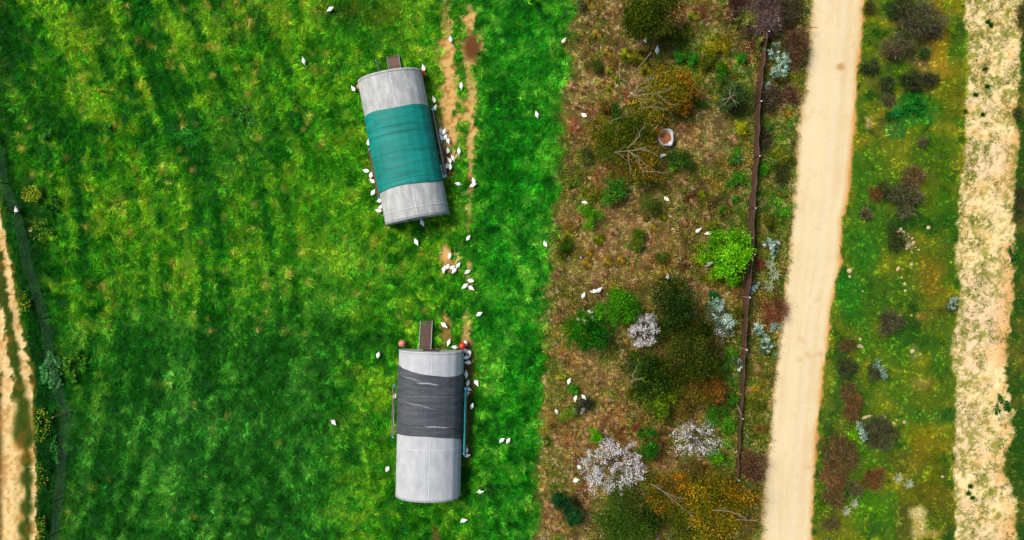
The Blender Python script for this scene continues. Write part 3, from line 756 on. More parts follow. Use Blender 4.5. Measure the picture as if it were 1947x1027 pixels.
def coop(px, py, rz, style, label):
    x, y = P(px, py, .9)
    root = empty('hen_coop', (x, y, .02), rz)
    tag(root, label, 'chicken coop', 'mobile hoop coops in the meadow')
    vs, fs = sheet(lambda t: 0.0, lambda t: 1.0, 0, seed=1, ripple=.012)
    cover = thick(mesh_np('roof_cover', vs, fs, M_TARP if style == 'teal' else M_TARP2, parent=root, smooth=True), .012)
    if style == 'teal':
        v0 = lambda t: .252 + .004 * math.sin(t * 1.3); v1 = lambda t: .775 + .006 * math.sin(t * .9)
        vs, fs = sheet(v0, v1, .045, .6, 11.4, 48, 60, seed=4, ripple=.03)
        thick(mesh_np('shade_net', vs, fs, M_TEAL, parent=root, smooth=True), .012)
        folds = [(.6, 11.4, .415, .425, .03), (.6, 11.4, .36, .38, .02), (.6, 11.4, .54, .55, .018), (2, 11, .735, .728, .018)]
        for a, b, c, d, w in folds:
            vs, fs = strip_on(a, b, c, d, w, .075, 40, True, wav=.003); thick(mesh_np('fold', vs, fs, M_TEAL, parent=root), .006)
    else:
        v0 = lambda t: float(np.interp(t, [0, 2, 5, 8, 12], [.10, .105, .145, .165, .155]))
        v1 = lambda t: float(np.interp(t, [0, 3, 6, 9, 12], [.575, .565, .56, .58, .625]))
        vs, fs = sheet(v0, v1, .045, .4, 11.6, 48, 60, seed=4, ripple=.03)
        thick(mesh_np('shade_net', vs, fs, M_BLACK, parent=root, smooth=True), .012)
        for a, b, c, d, w in [(3.0, 5.6, .165, .20, .06), (4.8, 7.2, .205, .215, .13), (3.4, 7.0, .335, .378, .055), (4.8, 8.6, .495, .50, .12), (1.6, 9.6, .30, .295, .02)]:
            vs, fs = strip_on(a, b, c, d, w, .08, 30, True, wav=.003); thick(mesh_np('tear', vs, fs, M_TEAR, parent=root), .01)
        vs, fs = strip_on(8.3, 10.2, .502, .55, .08, .10, 16, True, wav=.004); thick(mesh_np('loose_strip', vs, fs, M_DARKP, parent=root), .02)
        vs, fs = strip_on(4.6, 6.2, .49, .50, .06, .10, 10, True); thick(mesh_np('loose_strip', vs, fs, M_DARKP, parent=root), .02)
    # lengthwise ridge seam and hems
    for va, vb in (((.01, .245), (.785, .99)) if style == 'teal' else ((.01, .14), (.57, .99))):
        vs = []; fs = []
        for k in range(41):
            v = va + (vb - va) * k / 40; x, z = sec_pt(6.4); kz = 1 - .012 * abs(math.sin(math.pi * v * 6)) * (.4 + .6 * z)
            for dx in (-.025, .025): vs.append((x * CW / 2 + dx, CL / 2 - v * CL, z * CHT * kz + .012))
        for k in range(40): fs.append((2 * k, 2 * k + 1, 2 * k + 3, 2 * k + 2))
        thick(mesh_np('ridge_seam', vs, fs, M_WHITE, parent=root), .008)
    for v in (.012, .93, .985) if style == 'teal' else (.012, .655, .99):
        vs, fs = strip_on(.3, 11.7, v, v, .045, .028, 48, False); thick(mesh_np('hem', vs, fs, M_HEM if v < .02 or v > .98 else M_WHITE, parent=root), .015)
    end_wall(root, 1, True); end_wall(root, -1, False)
    for s in (-1, 1):
        k = MB(); k.box((s * (CW / 2 - .09), 0, .12), (.12, CL - .1, .16)); k.build('skid', M_STEEL, root)
    for v in np.linspace(0.005, .995, 7):
        m = MB(); m.tube([(sec_pt(t * .5)[0] * (CW / 2 - .05), CL / 2 - v * CL, sec_pt(t * .5)[1] * (CHT - .07)) for t in range(25)], .025, 5)
        m.build('hoop', M_STEEL, root)
    return root
def local(root, px, py, z):
    """world point -> coop coordinates"""
    x, y = P(px, py, z)
    v = Vector((x - root.location.x, y - root.location.y))
    a = -root.rotation_euler.z
    return (v.x * math.cos(a) - v.y * math.sin(a), v.x * math.sin(a) + v.y * math.cos(a))
c1 = coop(767, 281.5, R(11.0), 'teal', 'grey hoop-roofed hen coop with a teal shade net over its middle')
a = local(c1, 822, 208, .7); b = local(c1, 848, 334, .7); side_unit(c1, 1, a[1], b[1], (a[0] + b[0]) / 2 , .7, 'dark')
a = local(c1, 700, 284, .7); b = local(c1, 724, 376, .7); side_unit(c1, -1, a[1], b[1], (a[0] + b[0]) / 2 , .7, 'trough')
a = local(c1, 749, 120, .3); ramp(c1, a[0], .92, 1.8, 4, M_WOOD)
m = MB(); a = local(c1, 723, 136, 1.5); b = local(c1, 716, 118, .3)
m.tube([(a[0], a[1] - .3, 1.8), (b[0], b[1], .25)], .03, 6); m.tube([(b[0] - .02, b[1], .25), (b[0] - .06, b[1] + .22, .12)], .05, 6)
m.build('tow_bar', M_STEEL, c1)
c2 = coop(816.5, 803.5, R(-1.4), 'black', 'grey hoop-roofed hen coop with a torn black shade net over its middle')
a = local(c2, 884, 738, .9); b = local(c2, 883, 862, .9); side_unit(c2, 1, a[1], b[1], (a[0] + b[0]) / 2, .9, 'teal')
a = local(c2, 753, 732, .7); b = local(c2, 745, 830, .7); side_unit(c2, -1, a[1], b[1], (a[0] + b[0]) / 2, .7, 'thin')
a = local(c2, 809.5, 640, .3); ramp(c2, a[0], .9, 2.1, 5, M_WOODD)

def drinker(px, py, mat, label, rad=.26):
    x, y = P(px, py, .75)
    root = empty('bell_drinker', (x, y, z_at(x, y)))
    tag(root, label, 'poultry drinker', 'ball-topped drinkers at the coop corners')
    m = MB(); pr = [(rad * math.cos(t), .62 + rad * math.sin(t)) for t in np.linspace(-1.35, 1.5, 11)]
    m.lathe([(max(r, .012), z) for r, z in pr], 16); m.build('dome', mat, root, True)
    m = MB(); m.lathe([(.03, .83), (.03, .9), (.012, .93)], 8); m.build('cap', M_WHITE, root, True)
    m = MB(); m.lathe([(.06, 0.0), (.06, .1), (.17, .3), (.19, .42), (.165, .42), (.1, .36)], 14); m.build('tray', M_STEEL, root, True)
drinker(801, 138, M_RED, 'red ball-topped drinker at the upper right corner of the green-covered coop')
drinker(682.5, 164, M_PINK, 'faded pink drinker half hidden at upper left corner of green-covered coop', .2)
drinker(764, 653.5, M_PINK, 'faded pink ball-topped drinker at upper left corner of the black-covered coop')
drinker(879, 658, M_RED, 'bright red ball-topped drinker at upper right corner of the black-covered coop')

# ------------------------------------------------------------ hens
M_HEN = mat_plain('white_feathers', (304, 296, 278), .8, .04, 12)
M_CREAM = mat_plain('cream_feathers', (280, 246, 212), .8, .08, 12)
M_COMB = mat_plain('red_comb', (190, 30, 24), .6, .1)
M_BEAK = mat_plain('yellow_beak_and_legs', (212, 160, 60), .6, .1)
def hen_mesh(pose):
    """one continuous body, tail at -x, head at +x"""
    mb = MB()
    # (x, z, half width, half height)
    if pose == 'up': rings = [(-.27, .33, .008, .02), (-.22, .31, .045, .035), (-.15, .27, .085, .06), (-.07, .235, .118, .088), (.02, .22, .128, .10), (.10, .225, .112, .098), (.155, .26, .078, .085), (.185, .325, .048, .055), (.20, .375, .036, .042), (.225, .40, .030, .034), (.255, .40, .016, .018)]
    elif pose == 'peck': rings = [(-.28, .36, .008, .02), (-.22, .335, .045, .035), (-.15, .29, .085, .06), (-.07, .245, .118, .088), (.02, .22, .128, .10), (.10, .19, .112, .09), (.17, .16, .07, .06), (.225, .12, .045, .045), (.26, .085, .034, .036), (.285, .06, .026, .03), (.30, .04, .012, .014)]
    else: rings = [(-.26, .22, .01, .02), (-.21, .2, .055, .035), (-.15, .16, .095, .06), (-.07, .13, .13, .09), (.02, .12, .14, .1), (.10, .12, .122, .095), (.15, .15, .085, .085), (.175, .2, .05, .055), (.185, .24, .037, .04), (.21, .26, .03, .032), (.235, .26, .014, .016)]
    n = 10
    for x, z, hw, hh in rings:
        for k in range(n):
            t = 2 * math.pi * k / n
            c, s_ = math.cos(t), math.sin(t)
            bulge = 1.08 if (abs(s_) < .6 and -.17 < x < .1) else 1     # folded wings
            mb.v.append((x, hw * c * bulge, z + hh * s_))
    for i in range(len(rings) - 1):
        for k in range(n):
            k2 = (k + 1) % n
            mb.face([i * n + k, i * n + k2, (i + 1) * n + k2, (i + 1) * n + k], 0)
    mb.face(list(reversed(range(n)))); mb.face([(len(rings) - 1) * n + k for k in range(n)])
    hx, hz = rings[-2][0], rings[-2][1]
    dv = Vector((1, 0, -.2)).normalized() if pose != 'peck' else Vector((.5, 0, -.86)).normalized()
    tip = Vector((hx, 0, hz)) + dv * .075
    mb.tube([Vector((hx, 0, hz)) + dv * .02, tip], [.014, .002], 5, 2)
    up = Vector((-dv.z, 0, dv.x)); up = up if up.z > 0 else -up
    for q in (-.02, 0, .02):
        c = Vector((hx, 0, hz)) + dv * q + up * (.04)
        mb.box(tuple(c), (.02, .010, .028), 1)
    mb.box(tuple(Vector((hx, 0, hz)) - up * .035 + dv * .015), (.014, .016, .03), 1)
    for s_ in (-1, 1):
        if pose != 'sit':
            mb.tube([(.0, s_ * .045, .14), (.01, s_ * .045, .0)], .009, 5, 2)
            for a in (-.5, 0, .5): mb.tube([(.01, s_ * .045, .008), (.01 + .05 * math.cos(a), s_ * .045 + .05 * math.sin(a), .006)], [.007, .003], 4, 2)
    # fanned tail feathers
    for a in (-.22, 0, .22):
        x0, z0 = rings[1][0], rings[1][1]
        b = len(mb.v)
        for q, w in ((0, .03), (.09, .02)):
            for s_ in (-1, 1): mb.v.append((x0 - q, s_ * w + math.sin(a) * q, z0 + q * .7 + .012))
        mb.face([b, b + 1, b + 3, b + 2], 0)
    return mb
hen_protos = {}
def hen(px, py, ang, label, cream=False, group='white hens roaming round the coops', scale=1.0):
    pose = random.choice(['up', 'peck', 'up', 'peck', 'sit'])
    key = (pose, cream)
    x, y = P(px, py, .2)
    if key not in hen_protos:
        o = hen_mesh(pose).build('hen', [M_CREAM if cream else M_HEN, M_COMB, M_BEAK], None, True)
        hen_protos[key] = o
    else:
        o = hen_protos[key].copy(); COL.objects.link(o)
    o.location = (x, y, z_at(x, y) + .01)
    o.rotation_euler = (0, 0, R(ang + 180))             # ang: where the tail points
    s = scale * random.uniform(.94, 1.08)
    o.scale = (s * .96, s * 1.12, s)
    tag(o, label, 'hen', group)
    return o
NUM = ['', 'second', 'third', 'fourth', 'fifth', 'sixth', 'seventh', 'eighth', 'ninth', 'tenth', 'eleventh', 'twelfth', 'thirteenth']
def hen_row(phrase, lst, axis='y', cream=False):
    lst = sorted(lst, key=lambda h: h[1] if axis == 'y' else h[0])
    n = len(lst); side = 'top' if axis == 'y' else 'left'
    for i, h in enumerate(lst):
        if n == 1: lab = f"white hen {phrase}"
        elif i == 0: lab = f"{'topmost' if axis == 'y' else 'leftmost'} white hen of the {n} {phrase}"
        elif i == n - 1: lab = f"{'lowest' if axis == 'y' else 'rightmost'} white hen of the {n} {phrase}"
        else: lab = f"{NUM[i]} white hen from the {side} of the {n} {phrase}"
        hen(h[0], h[1], h[2], lab, cream)
hen_row('crowded right of the green net', [(837.5,249.5,85),(844,251.6,65),(839,261.7,-65),(846.3,261.7,55),(852,267,-80)])
hen_row('on bare soil by the feed pipe', [(851.1,286.7,90),(861.6,301.1,115),(854.6,305,130),(849.8,316,70),(856.2,317.7,88)])
hen_row('half under the dark feed pipe', [(838.8,320.4,100),(842.4,333.8,100)])
hen_row('at the lower tip of the dirt path', [(901,344.5,105),(899,352.5,20)])
hen_row('in grass beside the dark feed pipe', [(873,288.4,90),(872,350,170)])
hen_row('at the upper end of the dark feed pipe', [(825.7,191,110),(826.3,207,60)])
hen_row('beside the red drinker of the green-covered coop', [(805.8,130.7,105)])
hen_row('beside the half-hidden pink drinker', [(673,170,125)])
hen_row('on grass between the two upper dirt paths', [(877.5,164.3,90)])
hen_row('standing at the wide top of the left dirt path', [(857,76,100)])
hen_row('along the brown feed trough', [(697,325.3,170),(705.8,332.3,-100),(709.2,344.9,150),(709.2,366.7,60),(715.5,324.5,100),(718.5,345,95)])
hen_row('peeping out at the top end of the brown trough', [(701.5,272,90)])
hen_row('below the trough at the left wall', [(722,382.3,20),(724.5,394,30),(721,401,170)])
hen_row('just below the green-covered coop', [(803,423.8,110),(791.5,460,-60)])
hen_row('alone on grass below the right dirt path', [(890.4,453.2,60)])
hen_row('on the bare patch between coops', [(855.2,487.1,80),(844.2,512.4,-95),(850.4,507.9,55),(859.5,508.9,25),(871,505,55),(864.2,514.3,-130)], 'x')
hen_row('right of the bare patch', [(889.5,516.9,-150),(895.4,534,170),(884.5,543.9,-140),(895,547,-35)])
hen_row('alone on grass above the bright red drinker', [(911.7,597.1,-150)])
hen_row('on the reddish soil right of the long ramp', [(843.9,617.8,-35)])
hen_row('between long ramp and red drinker', [(853.6,650.9,-110),(865.3,660.6,170)])
hen_row('bunched at the bright red drinker', [(885.6,652.5,110),(885.5,668,-60),(892.8,670.4,-80),(887,679.7,-170),(890.5,689.9,175)])
hen_row("at the teal pipe's upper end", [(886.2,711.7,-85),(889.5,728.4,75),(905.4,726.9,-60),(889.8,740.5,-10),(887.5,748,20),(897.2,772.4,70)])
hen_row('at the lower end of the teal pipe', [(887.2,856,80),(887.2,866,20)])
hen_row('in open grass right of black-covered coop', [(954.1,837.1,40),(966.5,838,60)], 'x')
hen_row('right of the lower end of the black-covered coop', [(912.8,934.9,10)])
hen_row('at the bottom edge below the black-covered coop', [(881,990,20)])
hen_row('left of the lower end of the black-covered coop', [(736.7,892.4,60)])
hen_row('at the thin pipe left of the black-covered coop', [(751,754,70)])
hen_row('on grass left of the faded pink drinker', [(719.6,675.4,70)])
hen_row('alone in open grass left of the black-covered coop', [(634,802,-45)])
hen_row('alone in the meadow upper left of the green-covered coop', [(578,117,100)])
hen_row('alone near the top edge of the meadow', [(628,18,20)])
hen_row('alone in bright grass right of the green-covered coop', [(1021,218.8,110)])
hen_row('alone in bright grass between coops and the blue bottle', [(1037,464.5,115)])
hen_row('beside the dark post of the left wire fence', [(33,401,90)])
hen(1071.5, 79, 55, 'cream hen in the grass at the upper scrub edge', True)
hen_row('below the dark olive tree up top', [(1226,76.3,-80),(1249,97.4,95)])
hen_row('at the left scrub edge above the bulk bag', [(1111,219.2,150)])
hen_row('just below the white bulk bag', [(1258.6,296,10)])
hen_row('on brown grass below the bulk bag, near dark soil', [(1267.5,378.5,140)])
hen_row('at the left scrub edge below the orange tree', [(1112,386,165)])
hen_row('round the lime green tree', [(1326.3,439.2,40),(1347,443.5,10),(1347.7,502.5,40)])
hen_row('above the dark pine-like tree in the scrub middle', [(1269.9,526.4,100)])
hen_row('above the two round green trees', [(1129.3,553.7,10),(1138.2,552.5,50),(1109,563,75)], 'x')
hen_row('in the hollow between round green trees', [(1118.8,594,5),(1125.8,606.6,-10),(1111,610.5,-80),(1098.9,608.6,120)], 'x')
hen_row('round the dark grey-green shrub', [(1094.2,757.7,80),(1109.8,754.6,130),(1091.8,780.3,-60),(1107.5,780,60)], 'x')
hen_row('beside the small yellow bush in the lower left scrub', [(1081.8,725,70)])
hen_row('at the scrub edge beside the pale green shrub', [(1058.7,782.9,120)])
hen_row('left of the largest white blossom tree', [(1102,888,130),(1094.7,914.3,20)])
hen(1141.3, 909, 60, 'cream hen under the branches of the largest white blossom tree', True)
hen_row('tucked in the smallest white blossom tree', [(1202.5,628,80)])

# ------------------------------------------------------------ vegetation builders
def leaf_quads(c, size, col, up=.5, rg=rng):
    """diamond leaves: c (n,3), size (n), col (n,3)"""
    n = len(c)
    nrm = rg.normal(0, 1, (n, 3)); nrm[:, 2] = np.abs(nrm[:, 2]) + up; nrm /= np.linalg.norm(nrm, axis=1)[:, None]
    t = rg.normal(0, 1, (n, 3)); t -= nrm * (t * nrm).sum(1)[:, None]; t /= np.linalg.norm(t, axis=1)[:, None]
    b = np.cross(nrm, t)
    L = size[:, None]; W = L * .5
    v = np.empty((n, 4, 3))
    v[:, 0] = c - t * L * .5; v[:, 1] = c + b * W * .5; v[:, 2] = c + t * L * .5; v[:, 3] = c - b * W * .5
    return v.reshape(-1, 3), np.arange(4 * n).reshape(-1, 4), np.repeat(col, 4, 0)
def pal_pick(pal, n, rg):
    p = lin(np.array([q[:3] for q in pal], dtype=float)); w = np.array([q[3] if len(q) > 3 else 1 for q in pal], dtype=float)
    return p[rg.choice(len(p), n, p=w / w.sum())]
def branch_net(rg, base, top_r, hgt, nlimb=6, forks=3, spread=1.0, lean=(0, 0), z0=.0):
    """returns list of polylines [(pts, radii)] fanning out from a short trunk, plus the twig ends"""
    out = []; ends = []
    fork_z = hgt * .35
    trunk = [Vector((0, 0, z0 - .1)), Vector((rg.uniform(-.05, .05), rg.uniform(-.05, .05), fork_z * .6)), Vector((rg.uniform(-.1, .1), rg.uniform(-.1, .1), fork_z))]
    r0 = .035 + .022 * hgt
    out.append((trunk, [r0, r0 * .8, r0 * .7]))
    def grow(p, d, ln, r, lev):
        pts = [p]; q = p.copy(); dd = d.copy()
        for k in range(3):
            dd = (dd + Vector(rg.normal(0, .16, 3))).normalized()
            q = q + dd * ln / 3; pts.append(q.copy())
        out.append((pts, [r, r * .85, r * .7, r * .5]))
        if lev <= 0:
            ends.append((pts[1], pts[-1])); return
        for k in range(3 if lev > 1 else 2):
            s = pts[2] if k == 0 else pts[-1]
            nd = (dd + Vector(rg.normal(0, .5, 3)) + Vector((0, 0, .05))).normalized()
            grow(s, nd, ln * rg.uniform(.55, .8), r * .55, lev - 1)
    for k in range(nlimb):
        a = 2 * math.pi * (k + rg.uniform(-.3, .3)) / nlimb
        e = rg.uniform(.25, 1.0)
        d = Vector((math.cos(a) * spread + lean[0], math.sin(a) * spread + lean[1], e)).normalized()
        grow(trunk[-1], d, top_r * rg.uniform(.42, .55), r0 * .5, forks - 1)
    return out, ends
def wood_obj(name, lines, mat, parent, n=5):
    mb = MB()
    for pts, rd in lines: mb.tube(pts, list(rd), n if rd[0] > .03 else 4)
    return mb.build(name, mat, parent)
M_BARK = mat_plain('brown_bark', (96, 74, 54), .9, .25, 8, bump=.5)
M_BARKG = mat_plain('grey_bark', (112, 98, 84), .9, .25, 8, bump=.4)
M_BARKP = mat_plain('pale_twig', (176, 158, 128), .9, .2, 8)

def make_tree(px, py, rpx, h, pal, look, name='leafy_tree', cat='tree', leaf=.15, nleaf=4000, lobes=9, flat=.55, bark=M_BARK, seed=0, bare=0, rag=.25, ry=None, skip=(), group=None, sub=None, fuzz=1.0, side_pal=None, branches=None):
    """tree or bush: trunk, limbs and a crown of leaf clumps; crown centre seen at (px,py)"""
    rg = np.random.default_rng(seed + int(px * 7 + py * 13))
    R_ = (1.22 if rpx >= 20 else 1.1) * rpx / S * (CAM_H - h * .7) / CAM_H; ryf = (ry / rpx) if ry else 1.0
    x, y = P(px, py, h * .7)
    zg = z_at(x, y)
    root = empty(name, (x, y, zg))
    tag(root, None, cat, group)
    lines, ends = branch_net(rg, None, R_, h, 6, 2)
    w = wood_obj('trunk', lines, bark, root)
    # lobes
    lob = []
    for k in range(lobes):
        a = rg.uniform(0, 2 * math.pi); d = R_ * (rg.uniform(.25, .72) if k else 0)
        lr = R_ * rg.uniform(.28, .46)
        lob.append((math.cos(a) * d, math.sin(a) * d * ryf, h - lr * flat - (d / R_) ** 2 * h * .38 - rg.uniform(0, .1) * h, lr))
    if sub: lob = [(dx / S, -dy / S, h * hz, lr / S) for dx, dy, hz, lr in sub]
    lob = np.array(lob)
    wts = lob[:, 3] ** 2; wts /= wts.sum()
    ncl = max(12, nleaf // 26)
    li = rg.choice(len(lob), ncl, p=wts)
    dirs = rg.normal(0, 1, (ncl, 3)); dirs[:, 2] = np.where(rg.random(ncl) < .8, np.abs(dirs[:, 2]), dirs[:, 2]) ; dirs /= np.linalg.norm(dirs, axis=1)[:, None]
    rr = lob[li, 3] * (rg.uniform(.55, 1.0, ncl) + rg.exponential(rag * .4, ncl) * (rg.random(ncl) < .35))
    cc = lob[li, :3] + dirs * rr[:, None] * np.array((1, ryf, flat))
    cc[:, 2] = np.maximum(cc[:, 2], .12)
    per = nleaf // ncl
    spread = np.clip(R_ * .095, .09, .26) * fuzz
    c = np.repeat(cc, per, 0) + rg.normal(0, 1, (ncl * per, 3)) * np.array((spread, spread, spread * .6))
    c[:, 2] = np.maximum(c[:, 2], .05)
    colc = pal_pick(pal, ncl, rg)
    if side_pal:                      # leaves of another colour towards one side of the crown (dx,dy,palette)
        sx, sy, pl2 = side_pal
        t = (cc[:, 0] * sx - cc[:, 1] * sy) / R_ + rg.normal(0, .25, ncl)
        alt = pal_pick(pl2, ncl, rg); colc = np.where((t > .25)[:, None], alt, colc)
    lobtone = np.exp(rg.normal(0, .2, len(lob)))
    colc = colc * lobtone[li][:, None] * np.exp(rg.normal(0, .3, ncl))[:, None]
    col = np.repeat(colc, per, 0) * np.exp(rg.normal(0, .25, ncl * per))[:, None]
    col = np.clip(col * 1.45, .002, .78)
    v, fa, cl = leaf_quads(c, rg.uniform(.6, 1.3, ncl * per) * leaf, col, .6, rg)
    mesh_np('crown', v, fa, M_LEAF, cl, root)
    if bare:
        bl = []
        for k in range(bare):
            a = rg.uniform(0, 2 * math.pi)
            p = Vector((rg.uniform(-.25, .25) * R_, rg.uniform(-.25, .25) * R_, h * .95))
            d = Vector((math.cos(a), math.sin(a), rg.uniform(-.02, .18)))
            pts = [p]
            for q in range(5):
                d = (d + Vector(rg.normal(0, .28, 3)) * Vector((1, 1, .2))).normalized(); pts.append(pts[-1] + d * R_ * .17)
                if q > 0 and rg.random() < .75:
                    d2 = (d + Vector((rg.normal(0, .8), rg.normal(0, .8), .05))).normalized()
                    p2 = pts[-1] + d2 * R_ * .17; p3 = p2 + (d2 + Vector(rg.normal(0, .3, 3))).normalized() * R_ * .14
                    bl.append(([pts[-1], p2, p3], [.012, .010, .005]))
            bl.append((pts, [.022, .02, .017, .014, .01, .006]))
        wood_obj('bare_branches', bl, M_BARKP, root)
    if branches:
        bl = []
        for pl in branches:
            pts = []
            for k, (bx, by) in enumerate(pl):
                zz = h * (.98 + .03 * math.sin(bx * .7 + by)) + .05; wx, wy = P(bx, by, zz); pts.append(Vector((wx - x, wy - y, zz)))
            r0 = .03 if len(pl) > 3 else .022
            bl.append((pts, [r0 * (1 - .6 * k / (len(pts) - 1)) for k in range(len(pts))]))
            for k in range(1, len(pts)):
                for q in range(2):
                    d = (pts[k] - pts[k - 1]).normalized(); sd = Vector((-d.y, d.x, 0)) * (1 if rg.random() < .5 else -1)
                    e = pts[k - 1].lerp(pts[k], rg.uniform(.2, 1)); d2 = (d + sd * rg.uniform(.4, 1.1)).normalized(); l = rg.uniform(.25, .6)
                    bl.append(([e, e + d2 * l * .5 + Vector((0, 0, .03)), e + (d2 + d * .3) * l], [.012, .009, .005]))
        wood_obj('bare_branches', bl, M_BARKP, root)
    where(root, look, px, py, skip)
    return root

def blossom_tree(px, py, rpx, h, look, dens, skip, pal, seed, ry=None):
    rg = np.random.default_rng(seed)
    x, y = P(px, py, h * .7); zg = z_at(x, y)
    R_ = rpx / S * .95
    root = empty('blossom_tree', (x, y, zg)); tag(root, None, 'tree', 'white blossom trees in the scrub')
    lines, ends = branch_net(rg, None, R_ * .95, h, 15, 4, 1.25)
    sx = 1.0; sy = (ry / rpx) if ry else 1.0
    # flatten/limit into the crown's ellipse
    def fit(p):
        q = Vector((p.x * sx, p.y * sy, p.z)); r = math.hypot(q.x / R_, q.y / (R_ * sy))
        if r > 1.02: f_ = (1.02 + .16 * math.sin(5 * math.atan2(q.y, q.x) + seed) + .1 * math.sin(13 * math.atan2(q.y, q.x))) / r; f_ = min(f_, 1.0); q.x *= f_; q.y *= f_
        q.z = min(max(q.z, h * .25 if r > .3 else 0), h)
        return q
    lines = [([fit(p) for p in pts] if i else pts, [max(q * (.6 if i else 1), .006) for q in rd]) for i, (pts, rd) in enumerate(lines)]
    wood_obj('trunk', lines[:1], M_BARKG, root)
    wood_obj('branches', lines[1:], M_BARKG, root, 4)
    cs = []
    segs = [(a, b) for a, b in ends] + [(p[k], p[k + 1]) for p, r in lines[10:] for k in range(1, len(p) - 1)]
    for a, b in segs:
        a, b = fit(a), fit(b)
        if rg.random() > dens: continue
        k = int(rg.integers(3, 9))
        t = rg.random(k)[:, None]
        cs.append(np.array(a)[None] * (1 - t) + np.array(b)[None] * t + rg.normal(0, .075, (k, 3)))
    c = np.concatenate(cs)
    col = pal_pick(pal, len(c), rg) * np.exp(rg.normal(0, .12, len(c)))[:, None]
    v, fa, cl = leaf_quads(c, rg.uniform(.06, .13, len(c)), np.clip(col, 0, .8), .4, rg)
    mesh_np('blossom', v, fa, M_PETAL, cl, root)
    where(root, look, px, py, skip)
    return root

def twig_shrub(px, py, rpx, h, pal, look, ntw=500, leafpal=None, nleaf=900, ry=None, seed=0, name='dry_shrub', cat='shrub', skip=(), wd=.028, leaf=.09, dome=1.0):
    """bushy dry shrub: a dome of fine twigs with small leaves"""
    rg = np.random.default_rng(seed + int(px * 3 + py * 17))
    x, y = P(px, py, h * .5); zg = z_at(x, y)
    R_ = rpx / S * .97; ryf = (ry / rpx) if ry else 1
    root = empty(name, (x, y, zg)); tag(root, None, cat, None)
    # stems
    nst = 9
    lines = []
    for k in range(nst):
        a = 2 * math.pi * k / nst + rg.uniform(-.3, .3); rr = R_ * rg.uniform(.35, .7)
        lines.append(([Vector((0, 0, -.05)), Vector((math.cos(a) * rr * .45, math.sin(a) * rr * .45 * ryf, h * .45)), Vector((math.cos(a) * rr, math.sin(a) * rr * ryf, h * .75))], [.03, .02, .012]))
    wood_obj('stems', lines, M_BARK, root, 4)
    nl = 8
    la = rg.uniform(0, 6.28, nl); ld = R_ * rg.uniform(.3, .72, nl); lr = R_ * rg.uniform(.34, .58, nl)
    lx = np.cos(la) * ld; ly = np.sin(la) * ld
    li = rg.integers(0, nl, ntw * 3)
    n = len(li)
    dirs = rg.normal(0, 1, (n, 3)); dirs[:, 2] = np.abs(dirs[:, 2]); dirs /= np.linalg.norm(dirs, axis=1)[:, None]
    rad = lr[li] * (rg.uniform(.3, .95, n) + (rg.random(n) < .2) * rg.exponential(.25, n))
    c = np.stack([lx[li] + dirs[:, 0] * rad, (ly[li] + dirs[:, 1] * rad) * ryf, h * .2 + dirs[:, 2] * h * .8 * (rad / lr[li]) * (1 - .5 * (ld[li] / R_))], -1)
    out = dirs + rg.normal(0, .55, (n, 3)); out /= np.linalg.norm(out, axis=1)[:, None]
    L = rg.uniform(.14, .42, n)[:, None] * min(1.2, .6 + R_ * .4)
    side = np.cross(out, rg.normal(0, 1, (n, 3))); side /= np.linalg.norm(side, axis=1)[:, None]
    w = wd * rg.uniform(.6, 1.2, n)[:, None]
    v = np.empty((n, 3, 3)); v[:, 0] = c - side * w / 2; v[:, 1] = c + side * w / 2; v[:, 2] = c + out * L
    col = pal_pick(pal, n, rg) * (np.exp(rg.normal(0, .15, nl))[li] * np.exp(rg.normal(0, .28, n)))[:, None]
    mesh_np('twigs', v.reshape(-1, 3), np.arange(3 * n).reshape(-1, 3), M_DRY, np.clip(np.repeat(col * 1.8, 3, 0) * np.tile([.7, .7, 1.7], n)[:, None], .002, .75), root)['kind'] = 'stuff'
    if leafpal:
        m = nleaf
        li = rg.integers(0, nl, m); dirs = rg.normal(0, 1, (m, 3)); dirs[:, 2] = np.abs(dirs[:, 2]); dirs /= np.linalg.norm(dirs, axis=1)[:, None]
        rad = lr[li] * rg.uniform(.5, 1.0, m)
        c = np.stack([lx[li] + dirs[:, 0] * rad, (ly[li] + dirs[:, 1] * rad) * ryf, h * .25 + dirs[:, 2] * h * .8], -1)
        col = pal_pick(leafpal, m, rg) * np.exp(rg.normal(0, .25, m))[:, None]
        v, fa, cl = leaf_quads(c, rg.uniform(.7, 1.3, m) * leaf, np.clip(col * 1.3, .002, .78), .5, rg)
        mesh_np('leaves', v, fa, M_LEAF, cl, root)
    where(root, look, px, py, skip)
    return root

